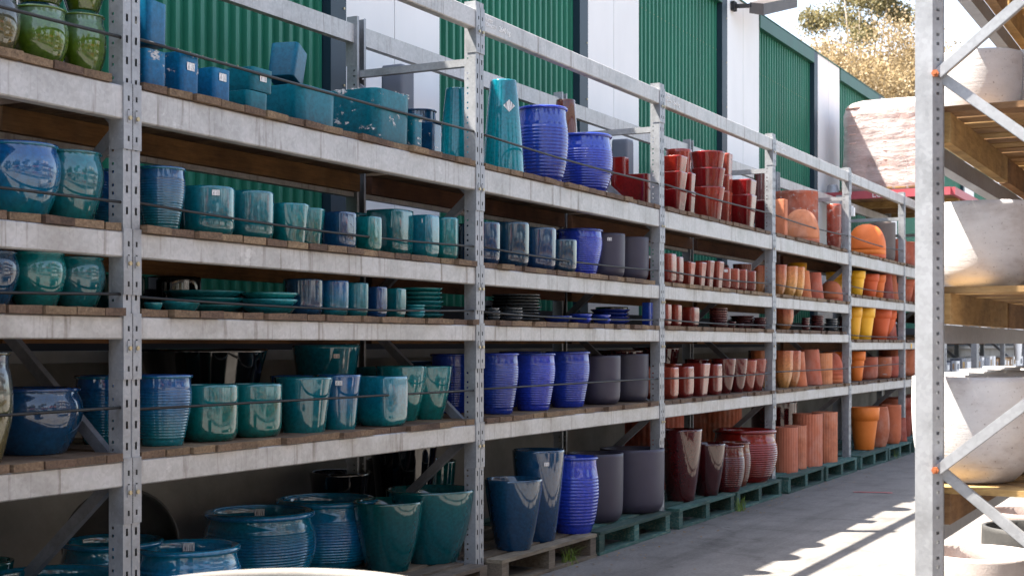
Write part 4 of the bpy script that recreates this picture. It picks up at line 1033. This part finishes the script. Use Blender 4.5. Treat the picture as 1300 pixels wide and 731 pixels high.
# ------------------------------------------------------------------ right-hand rack, end frame towards the camera
def right_post(mirror=1):
    g = MB(); T = 3.6; vs = [0.0]; h = set(); z = 0.05; k = 0
    while z + 0.05 < T:
        vs += [z, z + 0.010]; h.add(len(vs) - 2); z += (0.0295 if k % 2 == 0 else 0.0505); k += 1
    vs.append(T); m_ = mirror
    g.sheet([0, 0.055], [0, T], lambda i, j: False, lambda u, v: (0, -u * m_, v))
    g.sheet([0.0, 0.38, 0.66, 1.0], vs, lambda i, j: j in h and i == 1, lambda u, v: (0.034 * u, (-0.055 - 0.026 * u) * m_, v))
    g.sheet([0, 1], [0, T], lambda i, j: False, lambda u, v: (0.034 + 0.012 * u, -0.081 * m_, v))
    g.sheet([0, 1], [0, T], lambda i, j: False, lambda u, v: (0.09, -0.075 * u * m_, v))
    us = [0, 0.0155, 0.0265, 0.0635, 0.0745, 0.09]; vs2 = [0.0]; h2 = set(); z = 0.06
    while z + 0.05 < T: vs2 += [z, z + 0.028]; h2.add(len(vs2) - 2); z += 0.08
    vs2.append(T); g.sheet(us, vs2, lambda i, j: j in h2 and i in (1, 3), lambda u, v: (u, 0, v))
    g.sheet([0, 1], [0, T], lambda i, j: False, lambda u, v: (0.02 + 0.06 * u, -0.045 * m_, v))
    me = g.mesh('upright'); me.materials.append(M['post']); return me
RPOST = {1: right_post(1), -1: right_post(-1)}
RS, RY, RDP = 4.61, 0.942, 0.92
DECK = [0.864, 1.52, 2.11, 2.78]
g = MB(); g.box(-1.3, 1.3, 0, 0.045, -0.062, 0); RBEAM = g.mesh('beam'); RBEAM.materials.append(M['darksteel'])
def right_rack(sx, sy, nbay, label, dp=RDP):
    rk = thing('storage_rack', label, 'rack', (sx, sy, 0))
    for i in range(nbay + 1):
        link('upright', RPOST[1], None, rk, (i * PITCH, 0, 0)); link('upright', RPOST[-1], None, rk, (i * PITCH, -dp, 0))
        nodes = [(-0.068, 0.927 - 1.27 + 0.635), (-0.068, 0.927), (-dp + 0.068, 1.562), (-0.068, 2.197), (-dp + 0.068, 2.832), (-0.068, 3.467)]
        nodes[0] = (-dp + 0.068, 0.292)
        for n_, ((ya, za), (yb, zb)) in enumerate(zip(nodes[:-1], nodes[1:])):
            x = i * PITCH + (0.012 if n_ % 2 else 0.034); g = MB(); d = Vector((0, yb - ya, zb - za)).normalized(); u = Vector((0, -d.z, d.y)) * 0.015
            # channel brace: web plus two small flanges
            p, q = Vector((x, ya, za)), Vector((x, yb, zb))
            g.bar(p, q, 0.0035, 0.030, up=tuple(u.normalized()))
            for sg in (-1, 1): g.bar(p + u * sg + Vector((0.011, 0, 0)), q + u * sg + Vector((0.011, 0, 0)), 0.022, 0.0035, up=tuple(u.normalized()))
            br = part('diagonal_brace', g, 'post', rk)
            if yb == -0.068 or ya == -0.068:
                zz = zb if yb == -0.068 else za
                if n_ % 2 == 0: c = link('bolt', BOLT2, None, rk, (i * PITCH + 0.004, -0.064, zz)); 
    for bay in range(nbay):
        for zt in DECK:
            for yy, fl in ((-0.001, 0), (-dp + 0.001, 0)):
                o = link('beam', RBEAM, None, rk, ((bay + 0.5) * PITCH + 0.045, yy - (0.05 if yy > -0.5 else 0.0), zt - 0.125))
    return rk
g = MB(); g.tube([(0, 0, 0), (-0.012, 0, 0)], 0.012, 6); g.tube([(-0.012, 0, 0), (-0.02, 0, 0)], 0.006, 6); BOLT2 = g.mesh('bolt'); BOLT2.materials.append(M['rustbolt'])
right_rack(RS, RY, 2, 'galvanised rack of white planters with its braced end frame open to the aisle')
def shelf_pallet(s, y, z, w, d, label, group):
    """timber pallet carried on rack beams: long stringers, boards across with gaps"""
    o = thing('shelf_pallet', label, 'pallet', (s, y, z - 0.122), group)
    for yy in (-0.05, -d / 2 + 0.04, -d + 0.09):
        g = MB(); g.box(0, w, yy - 0.04, yy, 0.0, 0.099); part('stringer', g, 'honey', o)
    n = int(w / 0.135)
    for i in range(n):
        x = i * w / n; g = MB(); j = random.uniform(-0.01, 0.02); g.box(x + 0.004, x + w / n - 0.022, -d - 0.01 + j, -0.02 + j, 0.1, 0.1205); part('board', g, 'honey', o)
for li, zt in enumerate(DECK):
    for h in range(4):
        shelf_pallet(RS + 0.11 + h * 1.3, RY + 0.0, zt, 1.25, RDP, 'honey timber pallet on the %s beams of the white planter rack, %s from end' % (['lowest', 'second', 'third', 'top'][li], ORD[h]), 'timber pallets in the white planter rack')
def rpot(kind, mat, s, y, z, R, H, label, group=None, name='planter'):
    body, rim = pot_meshes(kind, R, H, 48)
    o = link(name, body, mat, None, (s, y, z)); tag(o, label, 'planter', group); return o
LN = ['lowest', 'second', 'third', 'top']
rows = {0: [(4.99, 0.825, 0.203, 0.355), (5.43, 0.80, 0.20, 0.36), (5.86, 0.82, 0.20, 0.365), (6.3, 0.80, 0.20, 0.37), (6.74, 0.8, 0.2, 0.36), (5.2, 0.40, 0.20, 0.35), (5.66, 0.38, 0.2, 0.36)],
        1: [(5.06, 0.80, 0.178, 0.292), (5.45, 0.80, 0.19, 0.29), (5.9, 0.8, 0.19, 0.28), (5.2, 0.42, 0.19, 0.29)],
        2: [(5.20, 0.84, 0.150, 0.245), (5.33, 0.60, 0.16, 0.255), (5.62, 0.86, 0.16, 0.25), (6.05, 0.82, 0.16, 0.25)],
        3: [(5.6, 0.6, 0.3, 0.4), (6.4, 0.6, 0.3, 0.4)]}
for li, rs in rows.items():
    for i, (s, y, R, H) in enumerate(rs):
        rpot('bowlcup', 'white', s, y, DECK[li] + 0.0005, R, H, 'white cement planter, %s in its row on the %s pallets of the right rack' % (ORD[i], LN[li]), 'white planters in the right rack')
# planters on the floor under and behind the right rack
Zp = 6.6
for (px, ry, rz_, R, mt, lab) in ((1243, 700, 0.36, 0.27, 'whiteold', 'wide stained white planter on the floor with a brown inner lip'), (1318, 668, 0.42, 0.27, 'darkgrey', 'charcoal planter on the floor beside the wide stained white one'), (1310, 648, 0.40, 0.26, 'whiteold', 'grey-white planter on the floor behind the charcoal one')):
    Z = (CAM_H - rz_) * F_PX / (ry - HOR); rpot('bowlcup', mt, s_at(px, Z), y_at(px, Z), 0.001, R, rz_ - 0.001, lab)
# big pale-rimmed pot close to the camera, only its rim shows
Zp = 2.9; R = 0.36; o = thing('pot', 'large dark pot with a pale rim standing in the sun opposite the teal bay', 'pot', (s_at(345, Zp), y_at(345, Zp), 0.001))
body, _ = pot_meshes('cone', R, 0.80, 64); link('body', body, 'darkgrey', o)
rim = revolve([(R - 0.024, 0.78), (R - 0.021, 0.800), (R - 0.012, 0.812), (R - 0.002, 0.808), (R + 0.004, 0.797), (R + 0.002, 0.77)], 64, cap0=False); link('rim', rim, 'concrete', o)

# ------------------------------------------------------------------ high far rack with red fascia and wrapped loads
FS, FZ = 18.4, 3.36
hr = thing('high_rack', 'tall far rack with red lettered fascia and plank deck beyond the pot rack', 'rack', (FS, 0, 0))
for yy in (3.45, 4.80):
    for xx in (0.05, 2.55):
        g = MB(); g.box(xx, xx + 0.08, yy - 0.04, yy + 0.04, 0.0, FZ - 0.2); part('upright', g, 'post', hr)
g = MB(); g.box(-0.05, 0.0, 3.31, 4.93, FZ - 0.13, FZ - 0.03); fas = part('red_fascia', g, 'redpaint', hr)
g = MB(); g.box(0.0, 2.75, 3.26, 3.31, FZ - 0.13, FZ - 0.03); part('red_fascia', g, 'redpaint', hr)
_rot(text_part('LOW', 0.105, 'print', fas, (-0.053, 4.30, FZ - 0.117), None), (math.pi / 2, 0, -math.pi / 2))
for i in range(10):
    g = MB(); y0 = 3.33 + i * 0.158; g.box(0.002, 2.75, y0, y0 + 0.142, FZ - 0.11, FZ - 0.085); part('deck_plank', g, 'honey', hr)
for xx in (0.6, 1.4, 2.2):
    g = MB(); g.box(xx, xx + 0.06, 3.32, 4.92, FZ - 0.20, FZ - 0.112); part('joist', g, 'honey', hr)
def wrapped(s, y, w, d, h, label, seed):
    o = thing('wrapped_pallet', label, 'pallet load', (s, y, FZ - 0.084))
    n = int(h / 0.13)
    R = min(w / 3, d / 3) / 2.25
    me0 = revolve([(R * 0.8, 0), (R * 0.9, h / n * 0.9), (R, h / n * 0.92), (R, h / n * 1.02), (R * 0.9, h / n * 1.02), (0.01, h / n)], 16, name='stacked_pot'); me0.materials.append(M['palepink'])
    for ix in range(3):
        for iy in range(3):
            for k in range(n - 1):
                if ix == 1 and iy == 1: continue
                link('stacked_pot', me0, None, o, (-w / 2 + w * (ix + 0.5) / 3, -d / 2 + d * (iy + 0.5) / 3, 0.11 + k * (h - 0.12) / n))
    for i in range(7):
        g = MB(); g.box(-w / 2, w / 2, -d / 2 + i * d / 7, -d / 2 + (i + 0.8) * d / 7, 0.09, 0.108); part('top_board', g, 'honey', o)
    for yy in (-d / 2, -0.04, d / 2 - 0.08):
        g = MB(); g.box(-w / 2, w / 2, yy, yy + 0.08, 0.0, 0.089); part('stringer', g, 'honey', o)
    pr = [(0.49, 0.06)] + [(0.515 - 0.03 * math.sin(3 * t) , h * t) for t in np.linspace(0.08, 0.84, 26)] + [(0.485, h * 0.89), (0.46, h * 0.935), (0.42, h * 0.965), (0.34, h * 0.99), (0.2, h * 1.01), (0.01, h * 1.0)]
    me = revolve(pr, 96, 6, lambda t, z: 1 + 0.008 * np.sin(9 * t + z * 4 + seed) + 0.020 * np.sin(3 * t + 3.1 * z) + 0.012 * rng.uniform(-1, 1) * np.sin(2 * t + seed) + rng.normal(0, 0.0035, len(t)), cap0=False, name='stretch_wrap')
    wv = link('stretch_wrap', me, 'wrapwhite', o); wv.scale = (w, d, 1)
wrapped(FS + 0.62, 4.16, 1.05, 1.22, 1.30, 'pale stretch-wrapped pallet of stacked clay pots on the red-fronted high rack', 1)
# upturned galvanised tub on the high rack's corner
me = revolve([(0.10, 0), (0.105, 0.01), (0.095, 0.02), (0.068, 0.16), (0.06, 0.172), (0.05, 0.175), (0.004, 0.175)], 28, name='metal_tub'); me.materials.append(M['post'])
o = link('metal_tub', me, None, None, (FS + 0.12, 4.86, FZ - 0.0845)); tag(o, 'upturned galvanised tub beside the wrapped pallet on the red-fronted rack', 'tub')

# ------------------------------------------------------------------ trees
def leaf_mat(name, c1, c2):
    m, nt, b = new_mat(name); gm = nt.nodes.new('ShaderNodeNewGeometry')
    c = ramp(nt, gm.outputs['Random Per Island'], [(0.0, c1), (1.0, c2)]); nt.links.new(c, b.inputs['Base Color'])
    b.inputs['Roughness'].default_value = 0.55
    tr = nt.nodes.new('ShaderNodeBsdfTranslucent'); nt.links.new(c, tr.inputs[0]); mx = nt.nodes.new('ShaderNodeMixShader'); mx.inputs[0].default_value = 0.45
    out = nt.nodes['Material Output']; nt.links.new(b.outputs[0], mx.inputs[1]); nt.links.new(tr.outputs[0], mx.inputs[2]); nt.links.new(mx.outputs[0], out.inputs[0]); return m
M['leaftan'] = leaf_mat('dry_golden_leaf', (0.20, 0.145, 0.075, 1), (0.42, 0.32, 0.18, 1))
M['leafgreen'] = leaf_mat('olive_leaf', (0.09, 0.09, 0.04, 1), (0.28, 0.23, 0.11, 1))
M['bark'] = matte('pale_bark', (0.18, 0.14, 0.11, 1), (0.32, 0.27, 0.22, 1), 0.9, 4, 0.4)
def tree(s, y, h, rad, cz, n_cl, n_leaf, mat, label, seed, leaf=0.11):
    R_ = np.random.default_rng(seed); o = thing('tree', label, 'tree', (s, y, 0))
    g = MB(); g.tube([(0, 0, 0), (0.1, 0.05, h * 0.25), (0.05, -0.1, h * 0.5), (0.2, 0.1, h * 0.8)], [0.32, 0.26, 0.18, 0.06], 8)
    cl = []
    for i in range(n_cl):
        while True:
            p = R_.uniform(-1, 1, 3)
            if 0.25 < np.linalg.norm(p) < 1: break
        q = np.array([p[0] * rad, p[1] * rad, cz + p[2] * (h - cz)]); cl.append(q)
        if i % 3 == 0: g.tube([(0.1, 0, h * 0.35 + 0.2 * R_.random()), (q[0] * 0.5, q[1] * 0.5, (h * 0.45 + q[2]) / 2), tuple(q)], [0.09, 0.05, 0.015], 5)
    part('trunk', g, 'bark', o, smooth=True)
    c = np.array(cl)[R_.integers(0, n_cl, n_leaf)]; sz = R_.uniform(0.35, 1.0, n_leaf)[:, None]
    p = c + R_.normal(0, 1, (n_leaf, 3)) * np.array([0.42, 0.42, 0.30]) * (rad / 3.2) ; d = R_.normal(0, 1, (n_leaf, 3)); d[:, 2] -= 0.6; d /= np.linalg.norm(d, axis=1)[:, None]
    e = np.cross(d, R_.normal(0, 1, (n_leaf, 3))); e /= np.linalg.norm(e, axis=1)[:, None]; L_ = leaf * (0.6 + sz); Wd = L_ * 0.33
    V = np.stack([p, p + d * L_ * 0.5 + e * Wd, p + d * L_, p + d * L_ * 0.5 - e * Wd], 1).reshape(-1, 3); I = np.arange(n_leaf * 4).reshape(-1, 4)
    me = bpy.data.meshes.new('crown'); me.from_pydata(V.tolist(), [], I.tolist()); me.update(); link('crown', me, mat, o)
Zt = 44; tree(s_at(1135, Zt), y_at(1135, Zt) + 1.0, 11.5, 3.3, 8.4, 110, 85000, 'leaftan', 'golden dry-leaved gum tree rising behind the warehouse wall', 3, 0.075)
Zt = 50; tree(s_at(1200, Zt), y_at(1200, Zt) + 2.0, 11.8, 2.6, 8.0, 50, 30000, 'leaftan', 'second golden tree beyond the first, showing past the right rack post', 4, 0.11)
Zt = 56; tree(s_at(1125, Zt), y_at(1125, Zt) + 1.0, 16.8, 2.1, 15.0, 24, 12000, 'leafgreen', 'taller olive-green tree crown above the golden one', 5, 0.10)

# ------------------------------------------------------------------ the other side of the yard, added out of view for glaze reflections and contrast
opp = right_rack(-8.0, -3.4, 8, 'galvanised rack of planters added out of view on the other side of the yard')
pm = {}
for mt in ('white', 'darkgrey', 'terra'):
    pm[mt] = pot_meshes('bowlcup', 0.30, 0.42, 32)[0]; pm[mt].materials.append(M[mt])
for bay in range(8):
    for li in (0, 2, 3):
        g = MB(); g.box(bay * PITCH + 0.1, (bay + 1) * PITCH, -RDP, 0.02, DECK[li] - 0.124, DECK[li] - 0.09); part('deck', g, 'honey', opp)
        mt = ('white', 'darkgrey', 'terra')[(bay * 2 + li) % 3]
        for k in range(3):
            o = link('planter', pm[mt], None, None, (-8.0 + bay * PITCH + 0.55 + k * 0.82, -3.85, DECK[li] - 0.0895))
            tag(o, 'added %s planter across the yard, %s in %s bay, %s level' % ({'white': 'white cement', 'darkgrey': 'charcoal', 'terra': 'terracotta'}[mt], ORD[k], ORD[bay], LN[li]), 'planter', 'added %s planters across the yard' % mt)
for i, (s, y) in enumerate(((-13, -2.5), (-9, -8.5), (-2, -11), (6, -12), (15, -13))):
    tree(s, y, 7.5 + (i % 3), 3.0, 4.2, 30, 6000, 'leafgreen', 'out-of-view olive-green tree across the yard, ' + ['by the open end', 'second in the row', 'third in the row', 'fourth in the row', 'last in the row'][i], 20 + i, 0.30)

g = MB()
for i in range(420):
    x, y = random.uniform(6, 19), 3.58 - abs(random.gauss(0, 0.16)); a = random.uniform(0, 6.28); l = random.uniform(0.008, 0.03); w = l * 0.35
    d = Vector((math.cos(a), math.sin(a), random.uniform(-0.1, 0.3))); t = Vector((-d.y, d.x, 0)) * w; p = Vector((x, y, 0.004))
    k = len(g.v); g.v += [tuple(p), tuple(p + d * l * 0.5 + t), tuple(p + d * l), tuple(p + d * l * 0.5 - t)]; g.f.append((k, k + 1, k + 2, k + 3))
o = part('leaf_litter', g, 'honey', None); o['kind'] = 'stuff'; o['label'] = 'scattered dry leaves and splinters along the pallet fronts'; o['category'] = 'litter'
